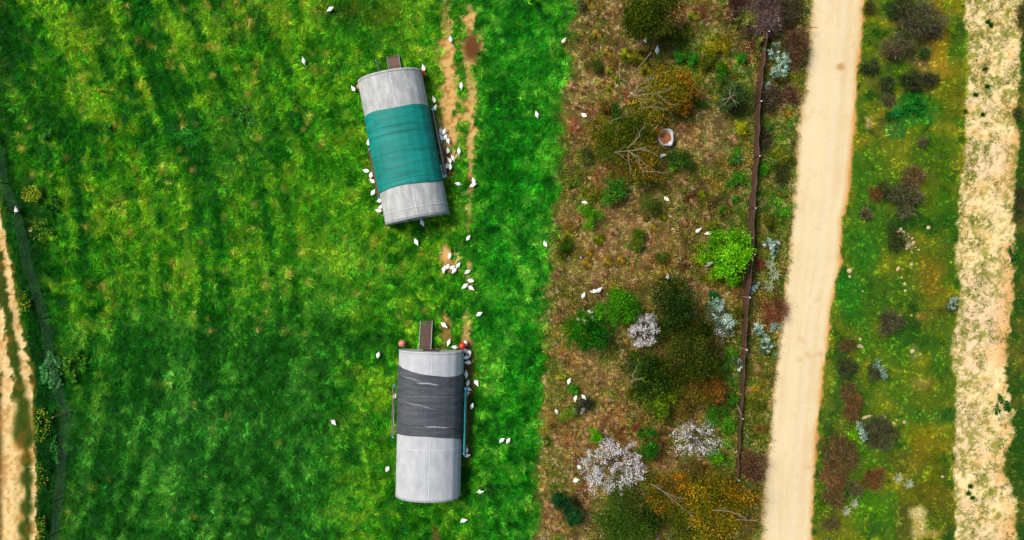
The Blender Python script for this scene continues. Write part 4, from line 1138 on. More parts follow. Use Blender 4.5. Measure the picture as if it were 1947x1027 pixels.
# tussock prototypes: a rosette of arching blades with a dead skirt
TUS = {}
TPAL = {'gold': [(198, 160, 40, 3), (170, 130, 36, 2), (214, 176, 96, 2), (120, 118, 24, 2)], 'yellowgreen': [(150, 165, 24, 3), (112, 140, 20, 3), (180, 172, 50, 2), (70, 100, 20, 1)],
        'green': [(70, 122, 24, 3), (46, 98, 20, 3), (104, 146, 36, 1)], 'straw': [(200, 160, 112, 3), (160, 118, 78, 2), (224, 188, 140, 1), (120, 82, 52, 1)],
        'olive': [(120, 120, 30, 3), (92, 98, 26, 3), (150, 134, 40, 2)], 'bright': [(44, 136, 34, 3), (30, 110, 36, 2), (90, 160, 40, 1)]}
def tussock(px, py, rpx, kind, look):
    rg = np.random.default_rng(int(px * 5 + py * 3))
    key = (kind, int(rg.integers(0, 2)))
    x, y = P(px, py, .2)
    if key not in TUS:
        n = 420
        az = rg.uniform(0, 6.283, n); r0 = rg.uniform(0, .35, n)
        bx, by = np.cos(az) * r0, np.sin(az) * r0
        az2 = az + rg.normal(0, .35, n)
        L = rg.uniform(.28, .72, n); H0 = (1 - r0) * .55 * rg.uniform(.5, 1, n)
        col = pal_pick(TPAL[kind], n, rg) * np.exp(rg.normal(0, .28, n))[:, None]
        dx, dy = np.cos(az2), np.sin(az2); hw = .03
        v = np.empty((n, 4, 3))
        v[:, 0] = np.stack([bx - dy * hw, by + dx * hw, H0 * .3], -1); v[:, 1] = np.stack([bx + dy * hw, by - dx * hw, H0 * .3], -1)
        mx, my = bx + dx * L * .55, by + dy * L * .55
        v[:, 2] = np.stack([mx, my, H0 * 1.15], -1)
        v[:, 3] = np.stack([bx + dx * L, by + dy * L, H0 * .75], -1)
        fa = np.concatenate([np.stack([np.arange(n) * 4 + a for a in q], -1) for q in ((0, 1, 2), (1, 3, 2), (0, 2, 3))])
        o = mesh_np('grass_tussock', v.reshape(-1, 3), fa, M_LEAF, np.repeat(np.clip(col * 1.3, .002, .75), 4, 0))
        TUS[key] = o
    else:
        o = TUS[key].copy(); COL.objects.link(o)
    s = rpx / S
    o.location = (x, y, z_at(x, y) - .01); o.rotation_euler = (0, 0, rg.uniform(0, 6.28)); o.scale = (s * rg.uniform(.9, 1.1), s * rg.uniform(.9, 1.1), s * .9)
    tag(o, None, 'grass clump', 'grass tussocks in the scrub')
    where(o, look, px, py)
    return o

# ------------------------------------------------------------ trees and shrubs of the scrub
OLIVE = [(62, 78, 14, 3), (44, 62, 12, 3), (88, 96, 20, 2), (34, 50, 12, 1)]
ORANGE = [(176, 112, 20, 3), (150, 100, 22, 2), (126, 108, 22, 3), (200, 136, 30, 1), (84, 84, 20, 2)]
LIME = [(100, 176, 16, 3), (74, 150, 14, 3), (128, 196, 34, 2), (52, 118, 16, 1)]
MIDG = [(64, 132, 14, 3), (46, 108, 12, 3), (86, 152, 24, 1)]
DEEPG = [(22, 98, 16, 3), (14, 74, 14, 3), (40, 120, 24, 1)]
DARKP = [(38, 62, 18, 3), (28, 48, 16, 3), (54, 80, 24, 1)]
BLUEG = [(26, 76, 34, 3), (18, 60, 28, 2), (36, 92, 40, 1)]
SILV = [(150, 184, 158, 3), (112, 146, 122, 2), (186, 208, 186, 2), (62, 84, 58, 2)]
BROWN = [(96, 66, 46, 3), (70, 50, 36, 3), (138, 104, 78, 2)]
MAUVE = [(98, 80, 70, 3), (70, 60, 50, 3), (138, 118, 104, 2), (60, 62, 42, 2)]
REDB = [(118, 70, 46, 3), (88, 54, 36, 3), (156, 100, 68, 2)]
WHITEP = [(290, 286, 284, 5), (255, 248, 246, 3), (205, 196, 196, 1), (150, 136, 130, 1)]
YFLOW = [(196, 196, 30, 2), (150, 170, 24, 2), (60, 110, 24, 2)]

make_tree(1243, 28, 50, 3.6, OLIVE, 'dense dark olive tree', nleaf=8500, lobes=13, leaf=.16, skip=("the dark olive tree up top",), seed=1)
make_tree(1196, 35, 19, 1.6, [(34, 86, 26, 3), (24, 66, 24, 3)], 'low dark green bush', 'leafy_bush', 'bush', nleaf=1500, lobes=5, leaf=.13)
make_tree(1278, 70, 20, 1.2, OLIVE, 'small olive bush', 'leafy_bush', 'bush', nleaf=1300, lobes=5, leaf=.12)
make_tree(1258, 165, 54, 2.6, [(112, 108, 22, 3), (84, 92, 20, 3), (140, 120, 26, 2)], 'olive bush with bare pale branches', 'branchy_bush', 'bush', nleaf=9000, lobes=14, leaf=.14, rag=.5, side_pal=(.7, .1, ORANGE + [(110, 104, 24, 3)]), seed=4, branches=[[(1205,183),(1212,165),(1235,150),(1245,147)],[(1205,183),(1225,180),(1248,178),(1275,172)],[(1210,188),(1235,190),(1260,196)],[(1178,130),(1178,150),(1192,155),(1200,168)],[(1225,205),(1250,203),(1262,210)],[(1215,190),(1223,205)],[(1248,178),(1268,196),(1285,202)],[(1205,183),(1222,168),(1240,160)]])
make_tree(1190, 284, 60, 2.6, [(66, 92, 14, 3), (48, 74, 12, 3), (96, 104, 20, 2), (140, 112, 22, 1)], 'wide olive bush with bare pale branches', 'branchy_bush', 'bush', nleaf=10500, lobes=15, leaf=.14, rag=.4, branches=[[(1168,290),(1195,287),(1220,285),(1245,292)],[(1195,287),(1196,310),(1199,330)],[(1192,282),(1208,268),(1216,258),(1217,248),(1229,240)],[(1195,287),(1208,300),(1217,318)],[(1217,318),(1222,326),(1250,327),(1262,330)],[(1170,290),(1185,298)],[(1205,285),(1228,280)],[(1200,290),(1225,310),(1230,317)]], side_pal=(.7, 1.0, [(132, 110, 22, 3), (168, 108, 20, 1), (84, 92, 18, 4)]), seed=5, ry=70)
make_tree(1133, 245, 26, 1.4, [(112, 108, 24, 3), (84, 92, 20, 3), (170, 130, 26, 1)], 'golden olive bush', 'leafy_bush', 'bush', nleaf=2200, lobes=7, leaf=.12, rag=.5, bare=2)
make_tree(1158, 360, 25, 1.5, [(52, 112, 24, 3), (36, 92, 28, 3), (90, 126, 26, 1)], 'rounded green bush', 'leafy_bush', 'bush', nleaf=2200, lobes=7, leaf=.13)
make_tree(1390, 186, 33, 2.0, [(58, 84, 40, 3), (44, 68, 34, 3), (80, 104, 56, 1)], 'grey-green bush with starry bare twigs', 'leafy_bush', 'bush', nleaf=3200, lobes=9, leaf=.12, rag=.4, branches=[[(1388,185),(1372,192)],[(1388,185),(1402,176)],[(1388,185),(1386,170)],[(1388,185),(1405,198)],[(1388,185),(1378,200)]])
make_tree(1298, 300, 25, 1.2, [(54, 92, 26, 3), (42, 76, 22, 3), (84, 120, 40, 1)], 'soft green bush', 'leafy_bush', 'bush', nleaf=2200, lobes=6, leaf=.11, fuzz=1.4)
make_tree(1275, 316, 11, .7, [(96, 150, 34, 3), (70, 120, 28, 2)], 'tiny bright green bush', 'leafy_bush', 'bush', nleaf=500, lobes=3, leaf=.11)
make_tree(1384, 484, 44, 3.2, LIME, 'lime green leafy tree', nleaf=7500, leaf=.15, skip=("the lime green tree",), rag=.5,
          sub=[(0, -4, .8, 15), (-24, -14, .65, 13), (8, -32, .68, 13), (-6, 24, .7, 14), (20, 14, .7, 12), (42, -8, .5, 8), (-16, -34, .55, 9), (-36, 6, .5, 10), (30, -26, .58, 10), (14, 42, .5, 9), (-14, 8, .75, 12), (28, 2, .7, 9), (-20, 34, .5, 8)], seed=9)
make_tree(1165, 588, 38, 2.6, MIDG, 'mid-green leafy tree', nleaf=5500, lobes=11, leaf=.14, rag=.35, seed=2)
make_tree(1118, 638, 40, 2.3, DEEPG, 'deep green leafy tree', nleaf=5500, lobes=11, leaf=.14, rag=.3, seed=6, side_pal=(-1.4, -.5, [(40, 110, 18, 3), (120, 150, 20, 1)]))
make_tree(1284, 572, 44, 4.6, DARKP, 'tall dark pine-like tree', 'pine_tree', 'tree', nleaf=6500, lobes=10, leaf=.13, fuzz=1.5, rag=.25, seed=3, flat=.7)
make_tree(1312, 672, 52, 4.2, [(58, 72, 18, 3), (42, 58, 16, 3), (84, 84, 22, 1)], 'large dark olive tree', nleaf=7500, lobes=13, leaf=.14, fuzz=1.3, seed=8)
make_tree(1238, 722, 46, 3.4, [(44, 70, 20, 3), (34, 56, 18, 3), (96, 122, 24, 1)], 'dark green leafy tree', nleaf=6500, lobes=12, leaf=.14, seed=10, branches=[[(1222,720),(1206,722),(1202,712),(1209,705)],[(1206,722),(1198,728)]])
make_tree(1342, 742, 38, 2.8, [(86, 78, 22, 3), (66, 66, 20, 3), (140, 92, 28, 1)], 'brownish olive tree', nleaf=5000, lobes=10, leaf=.13, fuzz=1.2, seed=11, side_pal=(1, .1, [(150, 88, 34, 2), (100, 84, 28, 2)]))
make_tree(1252, 772, 30, 2.4, [(120, 146, 24, 3), (84, 112, 22, 3), (52, 78, 20, 3)], 'yellow-green leafy bush', 'leafy_bush', 'bush', nleaf=2600, lobes=8, leaf=.15, rag=.6, seed=12)
blossom_tree(1228, 628, 31, 2.6, 'small dense white blossom tree', .5, ("the smallest white blossom tree",), WHITEP, 11, ry=33)
blossom_tree(1164, 886, 66, 3.2, 'wide white blossom tree', .8, ("the largest white blossom tree",), WHITEP, 12, ry=60)
blossom_tree(1324, 838, 56, 2.8, 'thin white blossom tree', .3, ("the sparse white blossom tree",), [(285, 282, 268, 4), (235, 234, 220, 2), (140, 150, 110, 1)], 13, ry=42)
make_tree(1235, 846, 22, 1.8, [(40, 100, 20, 3), (28, 80, 18, 3), (62, 120, 28, 1)], 'compact dark green bush', 'leafy_bush', 'bush', nleaf=2300, lobes=6, leaf=.13, ry=28)
make_tree(1136, 826, 15, 1.0, LIME, 'small lime bush', 'leafy_bush', 'bush', nleaf=900, lobes=5, leaf=.12)
make_tree(1078, 786, 19, .9, [(110, 140, 30, 3), (88, 120, 26, 3)], 'pale green low shrub', 'leafy_bush', 'shrub', nleaf=1300, lobes=5, leaf=.1, fuzz=1.4)
make_tree(1090, 737, 12, .7, [(60, 140, 28, 3), (44, 116, 26, 2)], 'bright green low bush', 'leafy_bush', 'bush', nleaf=700, lobes=4, leaf=.1)
make_tree(1069, 717, 8, .6, YFLOW, 'tiny yellow bush', 'leafy_bush', 'bush', nleaf=350, lobes=3, leaf=.09)
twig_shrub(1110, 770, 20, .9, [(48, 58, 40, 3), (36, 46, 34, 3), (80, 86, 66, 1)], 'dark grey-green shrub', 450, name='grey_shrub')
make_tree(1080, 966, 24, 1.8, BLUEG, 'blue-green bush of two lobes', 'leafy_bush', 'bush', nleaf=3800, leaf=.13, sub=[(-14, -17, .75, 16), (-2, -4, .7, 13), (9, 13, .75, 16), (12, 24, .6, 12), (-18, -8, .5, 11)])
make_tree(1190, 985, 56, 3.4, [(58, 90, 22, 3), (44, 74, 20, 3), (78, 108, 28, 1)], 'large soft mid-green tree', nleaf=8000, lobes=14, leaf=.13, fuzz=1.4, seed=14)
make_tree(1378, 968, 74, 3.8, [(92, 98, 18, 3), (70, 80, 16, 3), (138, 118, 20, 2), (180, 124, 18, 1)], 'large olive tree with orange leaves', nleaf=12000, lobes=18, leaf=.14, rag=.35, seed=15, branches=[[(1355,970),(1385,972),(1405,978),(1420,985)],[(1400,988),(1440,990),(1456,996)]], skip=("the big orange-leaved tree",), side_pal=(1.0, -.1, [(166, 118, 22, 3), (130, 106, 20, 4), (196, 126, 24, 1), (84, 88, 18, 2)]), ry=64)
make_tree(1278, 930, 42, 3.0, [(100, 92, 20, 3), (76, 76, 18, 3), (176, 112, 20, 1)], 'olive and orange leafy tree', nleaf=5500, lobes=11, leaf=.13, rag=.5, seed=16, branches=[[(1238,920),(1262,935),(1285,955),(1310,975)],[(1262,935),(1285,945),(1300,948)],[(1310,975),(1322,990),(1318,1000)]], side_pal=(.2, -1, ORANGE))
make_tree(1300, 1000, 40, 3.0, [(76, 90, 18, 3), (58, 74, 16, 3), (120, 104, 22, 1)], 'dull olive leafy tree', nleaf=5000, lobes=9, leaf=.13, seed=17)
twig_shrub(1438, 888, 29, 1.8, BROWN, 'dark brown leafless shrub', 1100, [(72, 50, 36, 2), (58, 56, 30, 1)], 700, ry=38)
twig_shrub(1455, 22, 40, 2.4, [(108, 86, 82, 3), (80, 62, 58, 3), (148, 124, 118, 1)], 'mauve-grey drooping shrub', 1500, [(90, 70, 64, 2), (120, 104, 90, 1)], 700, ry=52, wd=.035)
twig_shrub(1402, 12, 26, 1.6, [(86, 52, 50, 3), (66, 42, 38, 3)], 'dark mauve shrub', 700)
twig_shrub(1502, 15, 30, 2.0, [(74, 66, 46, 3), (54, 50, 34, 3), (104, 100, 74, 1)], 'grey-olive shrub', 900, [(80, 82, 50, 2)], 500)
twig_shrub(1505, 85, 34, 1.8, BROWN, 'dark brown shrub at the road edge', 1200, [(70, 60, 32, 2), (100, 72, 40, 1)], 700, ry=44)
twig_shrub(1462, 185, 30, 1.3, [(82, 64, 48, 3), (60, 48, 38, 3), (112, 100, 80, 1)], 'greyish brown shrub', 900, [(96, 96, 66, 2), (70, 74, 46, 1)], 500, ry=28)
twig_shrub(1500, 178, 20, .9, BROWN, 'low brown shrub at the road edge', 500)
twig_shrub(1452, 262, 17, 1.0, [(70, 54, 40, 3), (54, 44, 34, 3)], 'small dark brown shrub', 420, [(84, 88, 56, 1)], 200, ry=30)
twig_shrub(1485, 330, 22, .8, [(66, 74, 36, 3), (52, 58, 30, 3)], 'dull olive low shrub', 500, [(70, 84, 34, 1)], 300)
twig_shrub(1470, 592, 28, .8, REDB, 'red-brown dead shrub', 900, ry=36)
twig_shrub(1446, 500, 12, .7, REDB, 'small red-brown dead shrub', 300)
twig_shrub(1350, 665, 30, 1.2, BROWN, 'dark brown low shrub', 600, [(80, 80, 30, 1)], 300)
make_tree(1447, 78, 12, 1.0, [(110, 104, 46, 3), (84, 84, 36, 2)], 'straggly olive weed', 'leafy_bush', 'bush', nleaf=500, lobes=4, leaf=.1, rag=.7)
make_tree(1424, 42, 24, 1.3, [(104, 112, 40, 3), (80, 92, 30, 3), (140, 144, 66, 1)], 'yellowish olive bush', 'leafy_bush', 'bush', nleaf=1900, lobes=7, leaf=.11, rag=.4)
make_tree(1408, 20, 14, 1.2, [(110, 112, 84, 3), (84, 88, 64, 2)], 'pale grey-green weed', 'leafy_bush', 'bush', nleaf=600, lobes=4, leaf=.1, rag=.6)
for (x, y, r, h, look, sub, n) in [
    (1484, 127, 20, 1.2, 'pale mint silver shrub', [(6, -14, .7, 12), (-3, 10, .75, 14), (6, 2, .7, 11), (-10, 15, .5, 8)], 2600),
    (1469, 464, 18, .9, 'loose silver-green shrub', None, 1100), (1374, 600, 32, 1.3, 'wide silver-green shrub', None, 3600),
    (1437, 626, 14, .9, 'round silver shrub', None, 1300), (1453, 656, 17, 1.0, 'larger round silver shrub', None, 1700), (1475, 620, 9, .7, 'small silver shrub at the road edge', None, 600),
    (1431, 549, 12, .8, 'silver shrub leaning on the fence', None, 700), (1404, 694, 15, .8, 'thin silver-grey weed', None, 500),
    (1466, 105, 9, .8, 'small grey-silver weed', None, 300), (1458, 160, 10, .7, 'faint silver weed', None, 300), (1403, 300, 9, .5, 'thin pale silver weed', None, 260), (1470, 90, 14, 1.0, 'dusty silver-green shrub', None, 500)]:
    make_tree(x, y, r, h, SILV if 'thin' not in look and 'faint' not in look else SILV + [(84, 100, 60, 4)], look, 'silver_shrub', 'shrub', nleaf=int(n * .62), lobes=7, leaf=.12, rag=.9, fuzz=.8, sub=sub, bark=M_BARKG,
              skip=("the silver shrub beside the road", "the silver shrubs at the fence") if r >= 14 else ())
for (x, y, r, h, look) in [(1292, 111, 13, .7, 'bright green leafy weed'), (1317, 112, 13, .7, 'bright green leafy weed'), (1293, 70, 12, .8, 'blue-green leafy weed'), (1407, 108, 9, .6, 'bright green leafy weed'),
    (1371, 138, 17, 1.0, 'rich green bush'), (1325, 198, 6, .5, 'tiny round dark green shrub'), (1338, 200, 6, .5, 'tiny round dark green shrub'), (1168, 208, 10, .6, 'tiny round dark green shrub'), (1173, 222, 9, .6, 'tiny round dark green shrub'),
    (1110, 292, 11, .6, 'small dark green shrub'), (1118, 303, 10, .6, 'small dark green shrub'), (1103, 10, 9, .7, 'grey-green round shrub'), (1130, 120, 16, .7, 'dull green low shrub'), (1355, 570, 13, .9, 'blue-green leafy weed'),
    (1360, 865, 19, 1.0, 'fresh green bush'), (1380, 840, 12, .9, 'pale fresh green weed'), (1388, 670, 16, .6, 'fresh bright green low bush'), (1120, 408, 22, 1.0, 'fresh yellow-green bush'), (1212, 455, 20, .9, 'soft green bush'),
    (1258, 485, 18, .9, 'dull dark green bush'), (1236, 398, 24, .9, 'dull olive low bush'), (1080, 465, 18, .8, 'dark green low bush'), (1370, 90, 20, .8, 'olive-yellow low bush'), (1412, 247, 16, .8, 'yellow-green low bush'), (1350, 100, 16, .7, 'olive-green low bush')]:
    pal = {'bright': [(40, 130, 34, 3), (28, 104, 34, 2)], 'blue': [(20, 98, 46, 3), (16, 78, 40, 2)], 'rich': [(52, 118, 20, 3), (36, 92, 18, 3)], 'tiny': [(36, 84, 28, 3), (48, 98, 32, 2)], 'small': [(62, 86, 46, 3), (50, 72, 38, 2)],
           'grey': [(70, 90, 60, 3), (54, 74, 50, 2)], 'dull': [(62, 88, 34, 3), (52, 74, 28, 3)], 'fresh': [(66, 134, 24, 3), (46, 108, 22, 3), (98, 150, 34, 1)], 'soft': [(72, 106, 26, 3), (56, 88, 22, 3)], 'dark': [(44, 84, 20, 3), (34, 68, 18, 3)],
           'pale': [(110, 160, 60, 3), (84, 130, 44, 2)], 'olive-yellow': [(128, 128, 30, 3), (100, 104, 26, 3)], 'yellow-green': [(140, 156, 30, 3), (112, 132, 26, 3)], 'olive-green': [(96, 120, 26, 3), (78, 98, 24, 3)]}
    k = look.split()[0]; p = pal.get(k) or pal.get(k.split('-')[0]); p = [(a * 1.12 + 10, b * 1.05 + 4, c_ * .9, w_) for a, b, c_, w_ in p]
    make_tree(x, y, r, h, p, look, 'leafy_bush', 'bush', nleaf=int(r * r * 4.2) + 120, lobes=5, leaf=.11, rag=.4, fuzz=1.2)
for x, y, r, k in [(1136, 65, 14, 'gold'), (1118, 8, 14, 'gold'), (1155, 100, 13, 'gold'), (1160, 135, 9, 'yellowgreen'), (1175, 150, 10, 'yellowgreen'), (1192, 104, 17, 'yellowgreen'), (1214, 110, 21, 'olive'), (1143, 160, 10, 'gold'), (1161, 167, 9, 'yellowgreen'),
                   (1318, 30, 13, 'yellowgreen'), (1360, 72, 13, 'yellowgreen'), (1374, 166, 15, 'yellowgreen'), (1366, 190, 12, 'yellowgreen'), (1384, 122, 10, 'gold'), (1231, 132, 16, 'olive'), (1397, 145, 12, 'olive'),
                   (1335, 370, 12, 'yellowgreen'), (1360, 348, 11, 'gold'), (1140, 455, 14, 'yellowgreen'), (1155, 498, 14, 'gold'), (1117, 502, 14, 'gold'), (1121, 482, 11, 'gold'), (1182, 495, 12, 'gold'), (1243, 432, 12, 'gold'),
                   (1085, 447, 15, 'yellowgreen'), (1167, 546, 13, 'gold'), (1195, 557, 12, 'gold'), (1205, 570, 10, 'gold'), (1083, 560, 9, 'yellowgreen'), (1275, 490, 14, 'gold'), (1257, 524, 10, 'gold'), (1326, 472, 12, 'yellowgreen'),
                   (1330, 496, 14, 'yellowgreen'), (1346, 528, 18, 'olive'), (1366, 536, 18, 'olive'), (1262, 412, 11, 'yellowgreen'), (1112, 365, 10, 'yellowgreen'), (1100, 200, 10, 'straw'), (1090, 165, 12, 'straw'), (1110, 172, 11, 'straw'),
                   (1120, 40, 13, 'straw'), (1150, 30, 12, 'straw'), (1130, 90, 10, 'straw'), (1395, 264, 13, 'straw'), (1345, 300, 12, 'straw'), (1330, 270, 11, 'straw'), (1300, 345, 13, 'straw'), (1275, 350, 11, 'straw'), (1095, 365, 11, 'straw'),
                   (1170, 440, 12, 'straw'), (1200, 480, 12, 'straw'), (1230, 500, 12, 'straw'), (1130, 540, 11, 'straw'), (1095, 535, 11, 'straw'), (1060, 520, 11, 'straw'), (1150, 520, 10, 'straw'), (1110, 700, 13, 'straw'), (1140, 720, 13, 'straw'),
                   (1070, 680, 12, 'straw'), (1160, 760, 12, 'straw'), (1175, 715, 11, 'straw'), (1060, 830, 11, 'straw'), (1045, 960, 12, 'straw'), (1060, 1005, 12, 'straw'), (1120, 985, 10, 'straw'), (1040, 840, 12, 'green'), (1090, 350, 12, 'green'),
                   (1460, 250, 14, 'bright'), (1500, 218, 10, 'gold'), (1478, 290, 13, 'yellowgreen'), (1437, 740, 12, 'gold'), (1440, 700, 10, 'straw'), (1424, 760, 10, 'yellowgreen'), (1450, 730, 10, 'olive'), (1446, 460, 11, 'yellowgreen'), (1375, 400, 12, 'green'),
                   (1390, 350, 13, 'bright'), (1400, 380, 11, 'bright'), (1350, 340, 10, 'gold'), (1345, 410, 11, 'straw'), (1300, 420, 13, 'straw'), (1320, 545, 12, 'straw'), (1345, 555, 12, 'straw'), (1250, 545, 10, 'olive'), (1230, 415, 10, 'olive')]:
    tussock(x, y, r, k, {'gold': 'golden grass tussock', 'yellowgreen': 'yellow-green grass tussock', 'straw': 'dry straw-coloured tussock', 'olive': 'olive grass tussock', 'green': 'green grass tussock', 'bright': 'bright green tussock'}[k])

for (x, y, r, h, look) in [(1262, 628, 26, 1.6, 'dark olive bush'), (1290, 615, 24, 1.6, 'dark olive bush'), (1350, 700, 26, 1.6, 'olive bush'), (1280, 735, 26, 1.8, 'olive bush'), (1300, 770, 24, 1.4, 'brown-olive bush'),
    (1372, 745, 20, 1.2, 'brown-olive bush'), (1210, 690, 24, 1.3, 'dark olive bush'), (1335, 625, 22, 1.2, 'dark olive bush'), (1205, 755, 20, 1.0, 'olive bush'), (1410, 490, 14, .9, 'olive bush'), (1360, 790, 20, .9, 'fresh bush'),
    (1388, 760, 14, .7, 'fresh bush'), (1390, 810, 16, .8, 'fresh bush'), (1330, 905, 22, 1.2, 'brown-olive bush'), (1235, 905, 16, 1.0, 'olive bush'), (1240, 985, 26, 1.8, 'dark olive bush'), (1340, 118, 18, .8, 'olive bush'),
    (1300, 60, 18, .8, 'olive bush'), (1395, 200, 18, .9, 'dark olive bush'), (1220, 330, 26, 1.2, 'brown-olive bush'), (1150, 200, 16, .7, 'brown-olive bush'), (1290, 205, 20, 1.2, 'orange bush'), (1300, 160, 16, 1.0, 'orange bush'),
    (1350, 430, 14, .7, 'olive bush'), (1405, 340, 16, .7, 'fresh bush'), (1400, 300, 14, .6, 'fresh bush'), (1130, 375, 16, .6, 'olive bush'), (1065, 480, 16, .6, 'olive bush'), (1250, 250, 14, .9, 'orange bush'), (1400, 590, 14, .8, 'olive bush'),
    (1450, 320, 14, .7, 'fresh bush'), (1495, 300, 16, .7, 'olive bush'), (1460, 420, 16, .7, 'olive bush'), (1490, 400, 14, .6, 'fresh bush'), (1440, 770, 14, .6, 'olive bush'), (1445, 815, 14, .7, 'brown-olive bush'), (1220, 210, 22, 1.2, 'olive bush')]:
    pal = {'dark': DARKP + [(64, 84, 24, 2)], 'olive': [(96, 104, 26, 3), (74, 86, 22, 3), (118, 122, 34, 1)], 'brown-olive': [(112, 96, 36, 3), (88, 78, 28, 3), (140, 112, 50, 1)], 'fresh': [(74, 136, 26, 3), (54, 112, 24, 3)], 'orange': ORANGE}[look.split()[0]]
    make_tree(x, y, r, h, pal, 'low ' + look, 'leafy_bush', 'bush', nleaf=int(r * r * 3.4), lobes=6, leaf=.12, rag=.5, fuzz=1.4)

def undergrowth(name, label, cat, xr, ncl, keep, pals, hgt=(.12, .5), per=34, leaf=.1, sp=.16, mat=M_LEAF):
    x = rng.uniform(*xr, ncl); y = rng.uniform(Y0 + .3, Y1 - .3, ncl)
    ff = fields(x, y); k = keep(ff, x, y) > rng.random(ncl); x, y = x[k], y[k]; n = len(x)
    ty = fbm(x, y, 2.4, 3, 191) * .6 + rng.random(n) * .4
    ti = np.clip(((ty - .25) / .5 * len(pals)).astype(int), 0, len(pals) - 1)
    colc = np.empty((n, 3))
    for i, p in enumerate(pals):
        m = ti == i; colc[m] = pal_pick(p, int(m.sum()), rng) if m.any() else 0
    under = lin(np.clip(colour(x, y), 0, 255)); colc = (colc * .8 + under * .2) * np.exp(rng.normal(0, .3, n))[:, None]
    hh = rng.uniform(*hgt, n); size = rng.uniform(.6, 1.5, n)
    c = np.repeat(np.stack([x, y, z_arr(x, y) + hh * .5], -1), per, 0)
    s3 = np.stack([sp * size, sp * size, hh * .3], -1)
    c = c + rng.normal(0, 1, (n * per, 3)) * np.repeat(s3, per, 0)
    col = np.repeat(colc, per, 0) * np.exp(rng.normal(0, .3, n * per))[:, None]
    v, fa, cl = leaf_quads(c, rng.uniform(.6, 1.3, n * per) * leaf, np.clip(col * 2.05, .002, .75), .5, rng)
    tag(mesh_np(name, v, fa, mat, cl), label, cat, kind='stuff')
def scrubkeep(f, x, y):
    d = fbm(x, y, 2.6, 4, 195)
    south = ss(450, 620, f['py']) * ss(1150, 1230, f['px'])
    east = ss(1300, 1400, f['px'])
    return f['scrub'] * np.clip(.16 + ss(.4, .58, d) * .8 + .7 * south + .5 * east, 0, 1)
undergrowth('scrub_undergrowth', 'low tangled olive, green and rust undergrowth filling the scrubland', 'undergrowth', (2, 24), 13000, scrubkeep,
            [[(150, 96, 44, 2), (176, 104, 44, 1), (104, 66, 40, 3)], [(196, 160, 104, 2), (160, 128, 80, 2)], [(112, 112, 30, 3), (90, 98, 28, 3)], [(150, 140, 40, 2), (110, 118, 30, 2)], [(80, 92, 26, 3), (60, 76, 24, 3)], [(66, 104, 26, 3), (50, 84, 24, 3)], [(64, 132, 30, 3), (46, 104, 26, 2)], [(96, 70, 44, 2), (78, 62, 36, 2)]])
undergrowth('verge_undergrowth', 'low olive and green weeds mixed through the verge grass', 'undergrowth', (22, 46), 3000, lambda f, x, y: (f['verge'] | f['far']) * ss(.4, .7, fbm(x, y, 2.2, 3, 197)) * .9,
            [[(120, 116, 30, 3), (150, 130, 36, 2)], [(76, 112, 24, 3), (60, 96, 24, 2)], [(100, 122, 28, 3)], [(96, 84, 48, 2), (70, 70, 36, 2)]], (.08, .3), 26, .09, .2)

